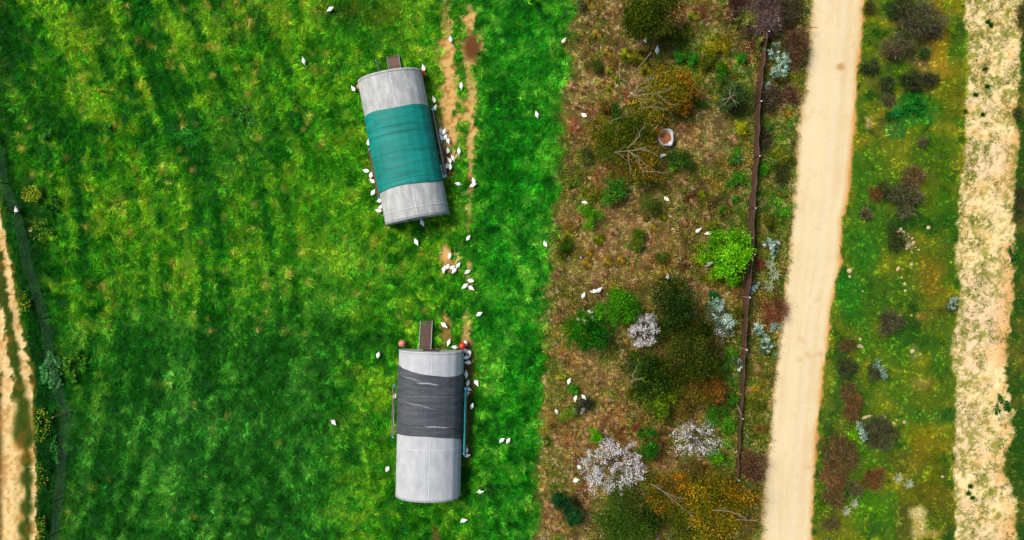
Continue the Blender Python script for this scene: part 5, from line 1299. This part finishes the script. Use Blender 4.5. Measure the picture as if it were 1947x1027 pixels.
# verge shrubs right of the road
MAUVE2 = [(88, 76, 68, 3), (62, 58, 50, 3), (124, 108, 96, 2), (54, 64, 38, 3)]
VS = [(1745, 28, 58, 2.6, MAUVE2, 'broad mauve-brown shrub', ("the large mauve-brown shrub up top",), 42, 2200), (1708, 88, 34, 1.8, MAUVE, 'mauve-brown shrub', (), 26, 900), (1712, 12, 28, 1.8, [(44, 56, 40, 3), (34, 46, 34, 2)], 'dark green-grey shrub', (), None, 700),
      (1757, 100, 10, .9, BLUEG, 'tiny dark green shrub', (), None, 260), (1752, 152, 36, 1.5, [(48, 54, 42, 3), (38, 44, 34, 3), (70, 70, 58, 1)], 'dark grey-green shrub', (), 20, 1100), (1657, 125, 20, 1.2, [(46, 60, 44, 3), (36, 50, 36, 2)], 'dark green-grey shrub', (), None, 500),
      (1686, 158, 16, 1.1, [(40, 56, 40, 3), (32, 46, 34, 2)], 'dark green-grey shrub', (), None, 380), (1690, 188, 14, .8, MAUVE, 'small mauve-brown shrub', (), None, 320), (1718, 380, 38, 1.7, MAUVE2, 'dark mauve-brown shrub', (), 30, 1300), (1738, 340, 26, 1.5, REDB + MAUVE, 'reddish mauve shrub', (), 26, 800),
      (1690, 358, 20, 1.2, [(52, 66, 44, 3), (40, 54, 38, 2)], 'grey-green shrub', (), None, 420), (1668, 366, 13, 1.0, REDB, 'small red-brown shrub', (), 16, 340), (1648, 408, 12, .8, MAUVE, 'small mauve-brown shrub', (), None, 300), (1704, 450, 22, 1.1, [(42, 58, 40, 3), (34, 48, 34, 2)], 'dark green-grey shrub', (), 30, 600),
      (1755, 272, 10, .7, MAUVE, 'small mauve-brown shrub', (), None, 240), (1690, 612, 31, 1.4, [(78, 74, 62, 3), (58, 56, 48, 3), (104, 98, 84, 1)], 'round grey-brown shrub', ("the round grey-brown verge shrub",), 24, 1100), (1611, 658, 20, 1.0, [(100, 74, 50, 3), (80, 60, 42, 2)], 'brown shrub', (), 16, 450),
      (1612, 695, 24, 1.3, [(52, 62, 44, 3), (42, 52, 36, 3)], 'dark grey-green shrub', (), 24, 650), (1665, 706, 17, 1.0, [(50, 60, 46, 3), (40, 50, 38, 2)], 'dark grey-green shrub', (), 22, 450), (1617, 775, 26, 1.3, REDB + BROWN, 'red-brown shrub', (), 30, 850), (1612, 738, 16, 1.0, BROWN, 'brown shrub', (), None, 360),
      (1672, 828, 33, 1.7, [(66, 62, 52, 3), (50, 52, 40, 3), (92, 78, 70, 1)], 'dark grey-mauve shrub', (), 34, 1200), (1600, 862, 38, 1.8, BROWN, 'dark brown shrub', (), 42, 1600), (1590, 905, 30, 1.4, REDB + BROWN, 'red-brown shrub', (), 26, 900), (1660, 912, 25, 1.3, REDB, 'rounded red-brown shrub', ("the red-brown verge shrub",), 24, 850),
      (1622, 930, 20, 1.2, MAUVE, 'mauve-brown shrub', (), 18, 500), (1588, 950, 24, 1.2, BROWN, 'brown shrub', (), 20, 600), (1582, 995, 18, .9, [(100, 82, 56, 3), (80, 68, 44, 2)], 'pale brown shrub', (), 16, 350), (1944, 385, 16, 1.6, [(44, 52, 38, 3), (60, 56, 46, 2)], 'dark grey shrub at the right edge', (), 36, 600),
      (1944, 30, 12, 1.2, DARKP, 'dark green shrub at the right edge', (), 26, 350), (1934, 215, 9, .8, [(50, 62, 44, 3)], 'grey-green shrub at the right edge', (), 14, 240), (1655, 14, 16, 1.0, [(70, 70, 34, 3), (54, 60, 30, 2)], 'olive-grey shrub', (), None, 300), (1782, 60, 14, .9, MAUVE, 'small mauve-brown shrub', (), None, 260)]
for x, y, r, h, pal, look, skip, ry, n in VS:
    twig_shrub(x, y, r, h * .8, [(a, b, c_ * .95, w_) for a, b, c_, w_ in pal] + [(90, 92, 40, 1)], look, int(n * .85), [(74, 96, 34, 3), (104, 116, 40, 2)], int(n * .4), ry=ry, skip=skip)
for (x, y, r, h, look, p) in [(1740, 200, 20, .5, 'bright green low weed patch', [(32, 128, 34, 3), (24, 104, 30, 2)]), (1700, 214, 14, .5, 'bright green low weed patch', [(28, 124, 50, 3), (24, 100, 40, 2)]), (1628, 826, 14, .6, 'lime green weed', [(98, 156, 18, 3), (76, 130, 18, 2)]),
                     (1608, 930, 14, .5, 'green weed', [(36, 104, 28, 3), (28, 82, 24, 2)]), (1814, 585, 14, .7, 'silver-green shrub at sand edge', SILV[1:] + [(84, 104, 60, 3)]), (1674, 704, 12, .9, 'pale silver shrub', SILV), (1638, 822, 12, .7, 'thin silver shrub', SILV)]:
    make_tree(x, y, r, h, p, look, 'leafy_bush', 'bush', nleaf=int(r * r * 3.4) + 150, lobes=5, leaf=.11, rag=.5, fuzz=1.2, ry=r * 1.6 if 'silver' in look else None)

# weeds left of and along the wire fence
def broadleaf(px, py, rx, ry, pal, label, n, leafsz=.2, h=.55, flowers=0, name='broadleaf_weed', cat='weed'):
    rg = np.random.default_rng(int(px + py * 3))
    x, y = P(px, py, .3); root = empty(name, (x, y, z_at(x, y))); tag(root, label, cat)
    ns = max(4, n // 14); sa = rg.uniform(0, 6.28, ns); sd_ = np.sqrt(rg.random(ns)) * .95; si = rg.integers(0, ns, n)
    ux = np.cos(sa)[si] * sd_[si] + rg.normal(0, .13, n); uy = np.sin(sa)[si] * sd_[si] + rg.normal(0, .13, n)
    d = np.clip(np.hypot(ux, uy), 0, 1.2)
    hx, hy = ux * rx / S, uy * ry / S
    hz = h * (1 - .5 * d ** 2) * rg.uniform(.5, 1, n)
    m = MB()
    for k in range(0, n, 4): m.tube([(hx[k] * .3, hy[k] * .3, 0), (hx[k], hy[k], hz[k])], [.012, .008], 3)
    m.build('stems', mat_stem, root)
    # round lobed leaves: hexagon fans
    vs = []; fs = []; cs = []
    colr = pal_pick(pal, n, rg) * np.exp(rg.normal(0, .22, n))[:, None]
    for k in range(n):
        b = len(vs); r = leafsz * rg.uniform(.25, .55); tx, ty = rg.normal(0, .3, 2); ph = rg.uniform(0, 1)
        for q in range(6):
            t = q * math.pi / 3 + ph; vx, vy = r * math.cos(t), r * math.sin(t)
            vs.append((hx[k] + vx, hy[k] + vy, hz[k] + vx * tx + vy * ty)); cs.append(colr[k])
        fs.append(tuple(range(b, b + 6)))
    mesh_np('leaves', vs, fs, M_LEAF, np.clip(np.array(cs) * 1.3, .002, .7), root)
    if flowers:
        k = flowers; a = rg.uniform(0, 6.28, k); d = np.sqrt(rg.random(k))
        c = np.stack([np.cos(a) * d * rx / S, np.sin(a) * d * ry / S, h * rg.uniform(.8, 1.25, k)], -1)
        v, fa, cl = leaf_quads(c, rg.uniform(.07, .14, k), pal_pick([(214, 208, 40, 3), (190, 196, 60, 2)], k, rg), 2, rg)
        tag(mesh_np('flowers', v, fa, M_PETAL, cl, root), kind='stuff')
mat_stem = mat_plain('green_stem', (70, 100, 36), .8)
WG = [(60, 128, 46, 3), (44, 106, 38, 3), (84, 150, 66, 1)]
WY = [(66, 122, 30, 3), (46, 100, 26, 3), (98, 146, 44, 1)]
WD = [(30, 92, 26, 3), (22, 76, 24, 3), (52, 118, 40, 1)]
broadleaf(97, 706, 20, 36, [(72, 134, 66, 3), (52, 110, 54, 3), (100, 160, 92, 1)], 'bluish green broadleaf weeds growing through the wire fence', 420, .24)
broadleaf(142, 695, 24, 30, WY, 'lighter green broadleaf weeds right of the wire fence', 260, .22)
broadleaf(66, 370, 17, 17, WY, 'yellow-flowered weed right of the upper wire fence', 160, .16, .7, 190)
broadleaf(96, 392, 18, 20, WD, 'dark green broadleaf weeds below the yellow-flowered weed', 130, .17)
broadleaf(80, 440, 20, 22, WY, 'pale weed between the yellow-flowered weed and farm fence', 110, .15, .6, 26)
broadleaf(52, 572, 12, 20, WD, 'yellow-dotted weed between the fence and the upper farm track', 130, .15, .6, 60)
broadleaf(84, 806, 18, 34, WD, 'yellow-dotted weed left of the pale leaning fence post', 200, .16, .6, 110)
broadleaf(84, 905, 12, 26, WD, 'weed with few yellow dots beside the lower farm track', 120, .15, .5, 30)
broadleaf(82, 1000, 12, 24, WD, 'weed with yellow dots at the lower left bottom edge', 100, .15, .5, 40)
broadleaf(192, 176, 18, 8, WY, 'thin yellow-flowered weed in the upper left meadow', 60, .13, .5, 60)
broadleaf(204, 240, 10, 8, WG, 'small pale leafed weed in the left meadow', 50, .15)
broadleaf(90, 262, 12, 14, WG, 'bluish green weed in the far left meadow', 70, .15)
broadleaf(462, 215, 30, 24, WG, 'spread of bluish green weeds in the dark meadow patch', 160, .16, .35)
broadleaf(103, 860, 9, 30, WG, 'narrow bluish weeds along the lower wire fence', 90, .14, .5)
broadleaf(925, 930, 24, 16, WD, 'dark low weeds right of the black-covered coop', 120, .15, .3)
broadleaf(1908, 775, 14, 30, WD, 'dark green weeds on right side of the sandy strip', 120, .17, .4)
broadleaf(1928, 480, 9, 18, WD, 'dark weeds on the right edge of the sandy strip', 90, .16, .4)
for i, (x, y) in enumerate([(1846, 925), (1843, 938), (1850, 947), (1885, 48), (1879, 42), (1877, 165), (1855, 180), (1868, 218), (1836, 212), (1874, 130)]):
    where_o = None
    rg = np.random.default_rng(i)
    xx, yy = P(x, y, .1)
    n = 90
    az = rg.uniform(0, 6.28, n)
    v, fa, c = blades(rg.normal(0, .07, n), rg.normal(0, .05, n), np.zeros(n), az, rg.uniform(.08, .22, n), rg.uniform(.05, .2, n), np.full(n, .05), np.clip(pal_pick(DEEPG[:2] + [(50, 70, 26)], n, rg), 0, 1))
    o = mesh_np('sand_weed', v, fa, M_LEAF, c); o.location = (xx, yy, z_at(xx, yy)); tag(o, None, 'weed', 'dark weeds on the sandy strip')
    where(o, 'dark sandy-strip weed', x, y)

# ------------------------------------------------------------ agaves
M_AGAVE = mat_plain('agave_leaf', (186, 200, 158), .6, .2, 4)
agp = None
def agave_leaf_mesh():
    mb = MB()
    prof = [(0, .035, .04), (.18, .06, .17), (.36, .055, .26), (.52, .03, .28), (.62, .003, .27)]
    for x, w, z in prof:
        mb.v += [(x, -w, z + .02), (x, 0, z - .008), (x, w, z + .02)]
    for i in range(len(prof) - 1):
        a = 3 * i
        mb.face([a, a + 3, a + 4, a + 1]); mb.face([a + 1, a + 4, a + 5, a + 2])
    return mb
def agave(px, py, rpx, look, skip):
    global agp
    x, y = P(px, py, .3)
    if agp is None:
        root = empty('agave', (0, 0, 0)); first = None
        for k in range(26):
            if first is None: first = thick(agave_leaf_mesh().build('leaf', M_AGAVE, root), .012); l = first
            else: l = first.copy(); COL.objects.link(l); l.parent = root
            t = k / 26
            l.rotation_euler = (0, -1.0 * t ** 1.3, k * 2.39996); s = 1 - .35 * t; l.scale = (s, s, s)
        mb = MB(); mb.lathe([(.06, 0), (.08, .1), (.03, .22)], 8); mb.build('heart', M_AGAVE, root, True)
        agp = root; o = root
    else: o = copy_tree(agp)
    o.location = (x, y, z_at(x, y)); s = rpx / S / .6; o.scale = (s, s, s); o.rotation_euler = (0, 0, px % 6)
    tag(o, None, 'agave', 'spiky grey-green agaves')
    where(o, look, px, py, skip)
S1 = ("the agaves beside the road",); S2 = ("the agave pair in the verge",)
agave(1464, 503, 13, 'spiky agave rosette', S1); agave(1472, 522, 16, 'larger spiky agave rosette', S1); agave(1463, 544, 13, 'spiky agave rosette', S1)
agave(1709, 909, 12, 'spiky agave rosette', S2); agave(1729, 921, 12, 'spiky agave rosette', S2); agave(1625, 958, 11, 'pale spiky agave rosette', ()); agave(1610, 972, 12, 'pale spiky agave rosette', ())

# ------------------------------------------------------------ stones
M_STONE = mat_plain('pale_stone', (214, 190, 140), .9, .2, 6, bump=.6)
def stone(px, py, rpx, seed, elong=1.0, rz=0):
    rg = np.random.default_rng(seed)
    import bmesh
    bm = bmesh.new(); bmesh.ops.create_icosphere(bm, subdivisions=2, radius=1)
    for v in bm.verts:
        k = 1 + .25 * (float(noise(v.co.x * 1.3 + seed * 3, v.co.y * 1.3 + v.co.z * 2, 1.0, 5)) - .5) * 2
        v.co *= k
    me = bpy.data.meshes.new('stone'); bm.to_mesh(me); bm.free(); me.materials.append(M_STONE)
    o = bpy.data.objects.new('stone', me); COL.objects.link(o)
    x, y = P(px, py, .05); r = rpx / S
    o.location = (x, y, z_at(x, y) + r * .25); o.scale = (r * elong, r, r * .6); o.rotation_euler = (0, 0, rz)
    tag(o, None, 'stone', 'pale stones in the verge')
    return o
for i, (x, y, r, e, rz) in enumerate([(1615, 515, 5, 1, 0), (1616, 526, 3, 1, 0), (1720, 540, 3.2, 1, 0), (1721, 553, 3, 1, 0), (1714, 528, 2.4, 1, 0), (1708, 511, 3, 1.6, 1), (1732, 503, 3.2, 1.2, 0), (1711, 601, 3.2, 1, 0), (1733, 600, 2.2, 1, 0), (1635, 645, 3, 1, 1.5), (1634, 658, 3.6, 1.4, 0), (1639, 660, 2.4, 1, 0),
                      (1735, 668, 4, 1.3, .8), (1645, 794, 3, 2.4, .3), (1654, 791, 2.5, 1.8, .3), (1630, 801, 2.2, 1, 0), (1683, 793, 2.8, 1, 0), (1700, 805, 3, 1, 0), (1706, 799, 2, 1, 0), (1720, 803, 3, 1.1, 0), (1765, 433, 4, 1, 0), (1640, 554, 2, 1, 0), (1793, 907, 2.6, 1.3, 0), (1845, 260, 4, 1, 0),
                      (58, 439, 2.4, 1.4, 0), (1348, 45, 2.2, 1, 0)]):
    o = stone(x, y, r, i + 1, e, rz); where(o, 'pale stone', x, y)
# rock pile
rp = empty('rock_pile', (*P(1720, 462, .1), 0)); tag(rp, 'heap of pale broken rocks beside a dark shrub in the verge', 'rock pile')
rg = np.random.default_rng(5); base = Vector(rp.location); first = None
import bmesh
for k in range(58):
    if k % 12 == 0 or first is None:
        bm = bmesh.new(); bmesh.ops.create_icosphere(bm, subdivisions=1, radius=1)
        for v in bm.verts: v.co *= rg.uniform(.72, 1.2)
        me = bpy.data.meshes.new('rock'); bm.to_mesh(me); bm.free(); me.materials.append(M_STONE)
        first = bpy.data.objects.new('rock', me); COL.objects.link(first); r_ = first
    else: r_ = first.copy(); COL.objects.link(r_)
    r_.parent = rp
    t = rg.uniform(-1, 1); px_ = (6 - t * 14 + rg.normal(0, 6)) / S; py_ = (t * 17 + rg.normal(0, 5)) / S
    s = rg.uniform(.05, .13) * (1.3 if t > 0 else 1)
    r_.location = (px_, py_, z_at(base.x + px_, base.y + py_) + s * .5); r_.scale = (s * rg.uniform(.8, 1.4), s, s * .8); r_.rotation_euler = tuple(rg.uniform(0, 3, 3))
# gravel on sandy strip: uncountable
vs = []; fs = []; cs = []
rg = np.random.default_rng(15)
N_ = 7000
gxp = rg.uniform(1805, 1950, N_); gyp = rg.uniform(-20, 1045, N_)
xs = (gxp - 973.5) / S; ys = (513.5 - gyp) / S
k = fields(xs, ys)['sand'] > .8; xs, ys = xs[k], ys[k]; n = len(xs)
zs = z_arr(xs, ys); r = rg.uniform(.015, .055, n) * np.where(rg.random(n) < .06, 1.8, 1)
col = pal_pick([(240, 222, 176, 4), (214, 182, 130, 3), (176, 128, 88, 1), (250, 240, 210, 2), (150, 110, 70, 1)], n, rg)
tet = np.array([(1, 0, 0), (0, 1, 0), (-1, 0, 0), (0, -1, 0), (0, 0, .7)])
V = np.stack([xs, ys, zs], -1)[:, None] + tet[None] * r[:, None, None] * rg.uniform(.7, 1.3, (n, 5, 1))
F = np.concatenate([np.stack([np.arange(n) * 5 + a for a in q], -1) for q in ((0, 1, 4), (1, 2, 4), (2, 3, 4), (3, 0, 4))])
tag(mesh_np('gravel', V.reshape(-1, 3), F, mat_leaf('gravel_stone', 0), np.repeat(col, 5, 0)), 'loose pebbles strewn over the pale sandy strip', 'gravel', kind='stuff')

# ------------------------------------------------------------ bulk bag, bottle, sticks
x, y = P(1265, 263, .35)
bag = empty('bulk_bag', (x, y, z_at(x, y))); tag(bag, 'crumpled open white bulk bag filled with brown soil in the scrub', 'bulk bag')
rg = np.random.default_rng(3); n = 28
def ring(r, z, jr, jz, seed): 
    out = []
    for k in range(n):
        t = 2 * math.pi * k / n
        rr = r * (1 + jr * (float(noise(math.cos(t) * 1.7 + seed, math.sin(t) * 1.7, 1, 7)) - .5) * 2)
        out.append((rr * math.cos(t) * .95, rr * math.sin(t) * 1.05, z + jz * (float(noise(math.cos(t) * 2.3, math.sin(t) * 2.3 + seed, 1, 8)) - .5) * 2))
    return out
mb = MB()
rings = [ring(.52, 0, .1, 0, 1), ring(.62, .2, .12, .03, 1), ring(.6, .45, .18, .06, 1), ring(.66, .62, .22, .12, 1), ring(.60, .68, .26, .14, 1), ring(.5, .52, .2, .06, 1), ring(.42, .38, .15, .03, 2)]
for rr in rings: mb.v += rr
for i in range(len(rings) - 1):
    for k in range(n): mb.face([i * n + k, i * n + (k + 1) % n, (i + 1) * n + (k + 1) % n, (i + 1) * n + k])
mb.build('sack', mat_plain('white_woven_plastic', (226, 230, 234), .6, .16, 7, bump=.8), bag, False)
mb = MB(); mb.v.append((0, 0, .46))
for i, rr in enumerate((.16, .32, .5)): mb.v += ring(rr, .45 - i * .02, .1, .05, 3)
for k in range(n):
    mb.face([0, 1 + k, 1 + (k + 1) % n])
    for i in range(2): mb.face([1 + i * n + k, 1 + (i + 1) * n + k, 1 + (i + 1) * n + (k + 1) % n, 1 + i * n + (k + 1) % n])
mb.build('soil', mat_plain('brown_soil', (176, 110, 66), .95, .35, 6, bump=.8), bag, True)
x, y = P(1105, 490, .1)
bt = empty('bottle', (x, y, z_at(x, y) + .09), R(28)); tag(bt, 'small blue bottle lying between golden tussocks', 'bottle')
mb = MB(); mb.tube([(-.12, 0, 0), (.1, 0, 0), (.15, 0, 0), (.2, 0, 0)], [.085, .085, .05, .03], 10); mb.build('body', mat_plain('dark_blue_plastic', (22, 58, 92), .3, .1, spec=.5), bt, True)
mb = MB(); mb.tube([(-.10, 0, 0), (-.0, 0, 0)], [.09, .09], 10); mb.build('wrapper', M_WHITE, bt, True)
mb = MB(); mb.tube([(.2, 0, 0), (.25, 0, 0)], [.034, .034], 8); mb.build('cap', mat_plain('black_plastic', (20, 22, 24), .4), bt, True)
def stick(p0, p1, r, mat, label, name='fallen_branch', cat='branch', z0=.05, z1=.05, fork=False):
    a = P(*p0, z0); b = P(*p1, z1)
    mb = MB(); mid = ((a[0] + b[0]) / 2 + .03, (a[1] + b[1]) / 2 + .03, (z_at(*a) + z0 + z_at(*b) + z1) / 2)
    mb.tube([(a[0], a[1], z_at(*a) + z0), mid, (b[0], b[1], z_at(*b) + z1)], [r, r * .9, r * .7], 6)
    if fork: mb.tube([mid, (mid[0] + .25, mid[1] + .1, mid[2] + .05)], [r * .6, r * .3], 5)
    tag(mb.build(name, mat, None), label, cat)
stick((1066, 38), (1079, 22), .05, M_DARKP, 'dark leaning stake with pale tip at the upper scrub edge', 'leaning_stake', 'stake', .0, .5)
stick((1399, 766), (1411, 793), .04, M_BARKP, 'pale pole leaning on the lower brown fence', 'leaning_pole', 'pole', .2, .9)
stick((1238, 100), (1202, 142), .024, M_BARKP, 'long straight pale dead stick below the upper hen pair', z0=1.6, z1=1.2)
stick((1250, 240), (1219, 273), .04, M_BARKP, 'pale straight stick above left of the bulk bag', z0=1.6, z1=1.8)
stick((1084, 248), (1096, 262), .03, M_BARKP, 'short pale forked stick at the left scrub edge', fork=True)
stick((1119, 268), (1112, 286), .03, M_BARKP, 'short pale stick left of wide olive bush')
stick((1160, 231), (1192, 221), .03, M_BARKP, 'slim pale stick above the wide olive bush', z0=.5, z1=.7)
stick((1176, 214), (1184, 192), .03, M_BARKP, 'short bent pale stick left of the upper branchy bush', z0=.3, z1=.5)
stick((1533, 52), (1556, 53), .035, M_BROWNP, 'brown twig sticking out over the road near the top', z0=.8, z1=.6)

# ------------------------------------------------------------ fences
M_WIRE = mat_plain('grey_wire', (104, 120, 100), .5, .1, metallic=.2)
M_POSTD = mat_plain('dark_post', (46, 44, 36), .8)
M_POSTP = mat_plain('pale_wooden_post', (170, 140, 108), .85, .2, 7)
M_CLOTH = mat_plain('brown_shade_cloth', (100, 68, 54), .85, .45, 3, streak=(3, 3, 8), bump=.6)
M_BOARD = mat_plain('brown_rail', (110, 82, 68), .8, .2)
def poly3(base_px, hts):
    """base polyline in world metres"""
    return [(*P(px, py, 0), h) for (px, py), h in zip(base_px, hts)]
lf = [(-20, 190), (10, 300), (18, 350), (43, 406), (62, 498), (95, 604), (104, 670), (124, 750), (136, 782), (131, 838), (121, 945), (115, 1012), (112, 1100)]
base = [P(*q) for q in lf]
fence = empty('wire_fence', (base[8][0], base[8][1], 0)); tag(fence, 'grey wire mesh fence running down the left side beside the farm track', 'fence')
ox, oy = base[8]
def resample(pts, step):
    out = []
    for (x0, y0), (x1, y1) in zip(pts[:-1], pts[1:]):
        n = max(1, int(math.hypot(x1 - x0, y1 - y0) / step))
        for k in range(n): out.append((x0 + (x1 - x0) * k / n, y0 + (y1 - y0) * k / n))
    out.append(pts[-1]); return out
fine = resample(base, .6)
HF = 1.05
for k in range(9):
    mb = MB(); hz = .06 + (HF - .06) * k / 8
    mb.tube([(x - ox, y - oy, z_at(x, y) + hz + 0.02 * math.sin(i * .9 + k)) for i, (x, y) in enumerate(fine)], .008, 4, cap=False)
    mb.build('wire', M_WIRE, fence)
mb = MB()
for x, y in resample(base, .34):
    z = z_at(x, y); j = random.uniform(-.02, .02)
    mb.tube([(x - ox, y - oy, z + .02), (x - ox + j, y - oy + j, z + HF)], .005, 3, cap=False)
tag(mb.build('mesh_wire', M_WIRE, fence), kind='stuff')
for (px, py), h, m_, r in [((18, 350), 1.1, M_POSTD, .04), ((43, 406), 1.35, M_POSTD, .05), ((95, 604), 1.25, M_POSTD, .045), ((136, 782), 2.05, M_POSTP, .07), ((121, 945), 1.1, M_POSTD, .035), ((116, 1008), 1.4, M_POSTD, .045)]:
    x, y = P(px, py); mb = MB(); mb.tube([(x - ox, y - oy, -.2), (x - ox, y - oy, z_at(x, y) + h)], [r, r * .85], 7)
    o = mb.build('post', m_, fence)
    if m_ is M_POSTP: o['label'] = 'tall pale wooden post'

rf = [(1454, -60), (1452, 0), (1450, 72), (1438, 163), (1434, 202), (1431, 303), (1422, 400), (1419, 485), (1411, 564), (1408, 661), (1403, 790), (1397, 905)]
rh = [.97 * q for q in (1.2, 1.2, 1.25, 1.4, 1.45, 1.5, 1.65, 1.75, 1.7, 1.35, 1.1, .95)]
rb = [P(*q) for q in rf]
ox, oy = rb[8]
rfence = empty('shade_cloth_fence', (ox, oy, 0)); tag(rfence, 'brown shade-cloth fence with white-tipped posts along the scrub beside the road', 'fence')
def hat(y): return float(np.interp(-y, [-p[1] for p in rb], rh))
nrm = Vector((1, .1, 0)).normalized()
for i in range(len(rb) - 1):
    (xa, ya), (xb, yb) = rb[i], rb[i + 1]
    n = max(2, int(math.hypot(xb - xa, yb - ya) / .25)); vs = []; fs = []; nz = 7
    for k in range(n + 1):
        q = k / n; x = xa + (xb - xa) * q; y = ya + (yb - ya) * q; h = hat(y) - .12
        for j in range(nz + 1):
            z = .03 + (h - .03) * j / nz - .05 * math.sin(math.pi * q) * (j / nz)
            off = .045 * math.sin(k * .9 + j) + .06 * math.sin(math.pi * q) * (1 - j / nz) + .04 * (float(noise(k * .7, j * .9, 1, 12)) - .5)
            vs.append((x - ox + off, y - oy, z + z_at(x, y)))
    for k in range(n):
        for j in range(nz):
            a = k * (nz + 1) + j; fs.append((a, a + nz + 1, a + nz + 2, a + 1))
    thick(mesh_np('cloth_panel', vs, fs, M_CLOTH, parent=rfence, smooth=True), .01)
fine = resample(rb, .7)
for frac, r in ((1.0, .009), (.66, .008), (.33, .008)):
    mb = MB(); mb.tube([(x - ox - .07, y - oy, z_at(x, y) + hat(y) * frac - .08) for x, y in fine], r, 4, cap=False); mb.build('wire', M_WIRE if frac == 1 else M_BOARD, rfence)
for (px, py), r in [((1450, 72), .04), ((1434, 202), .045), ((1431, 303), .04), ((1422, 400), .04), ((1419, 485), .035), ((1411, 564), .05), ((1408, 661), .05), ((1403, 790), .035), ((1397, 905), .05)]:
    x, y = P(px, py); h = hat(y) + .06
    mb = MB(); mb.tube([(x - ox - .03, y - oy, -.2), (x - ox - .03, y - oy, z_at(x, y) + h)], r, 7); po = mb.build('post', M_POSTP if py > 500 else M_POSTD, rfence)
    mb = MB(); mb.tube([(x - ox - .03, y - oy, z_at(x, y) + h), (x - ox - .03, y - oy, z_at(x, y) + h + .08)], r * 1.2, 8); mb.build('tip', M_WHITE, po)

flush_labels()
print('tris', sum(len(o.data.polygons) for o in bpy.data.objects if o.type == 'MESH'), 'objects', len(bpy.data.objects))
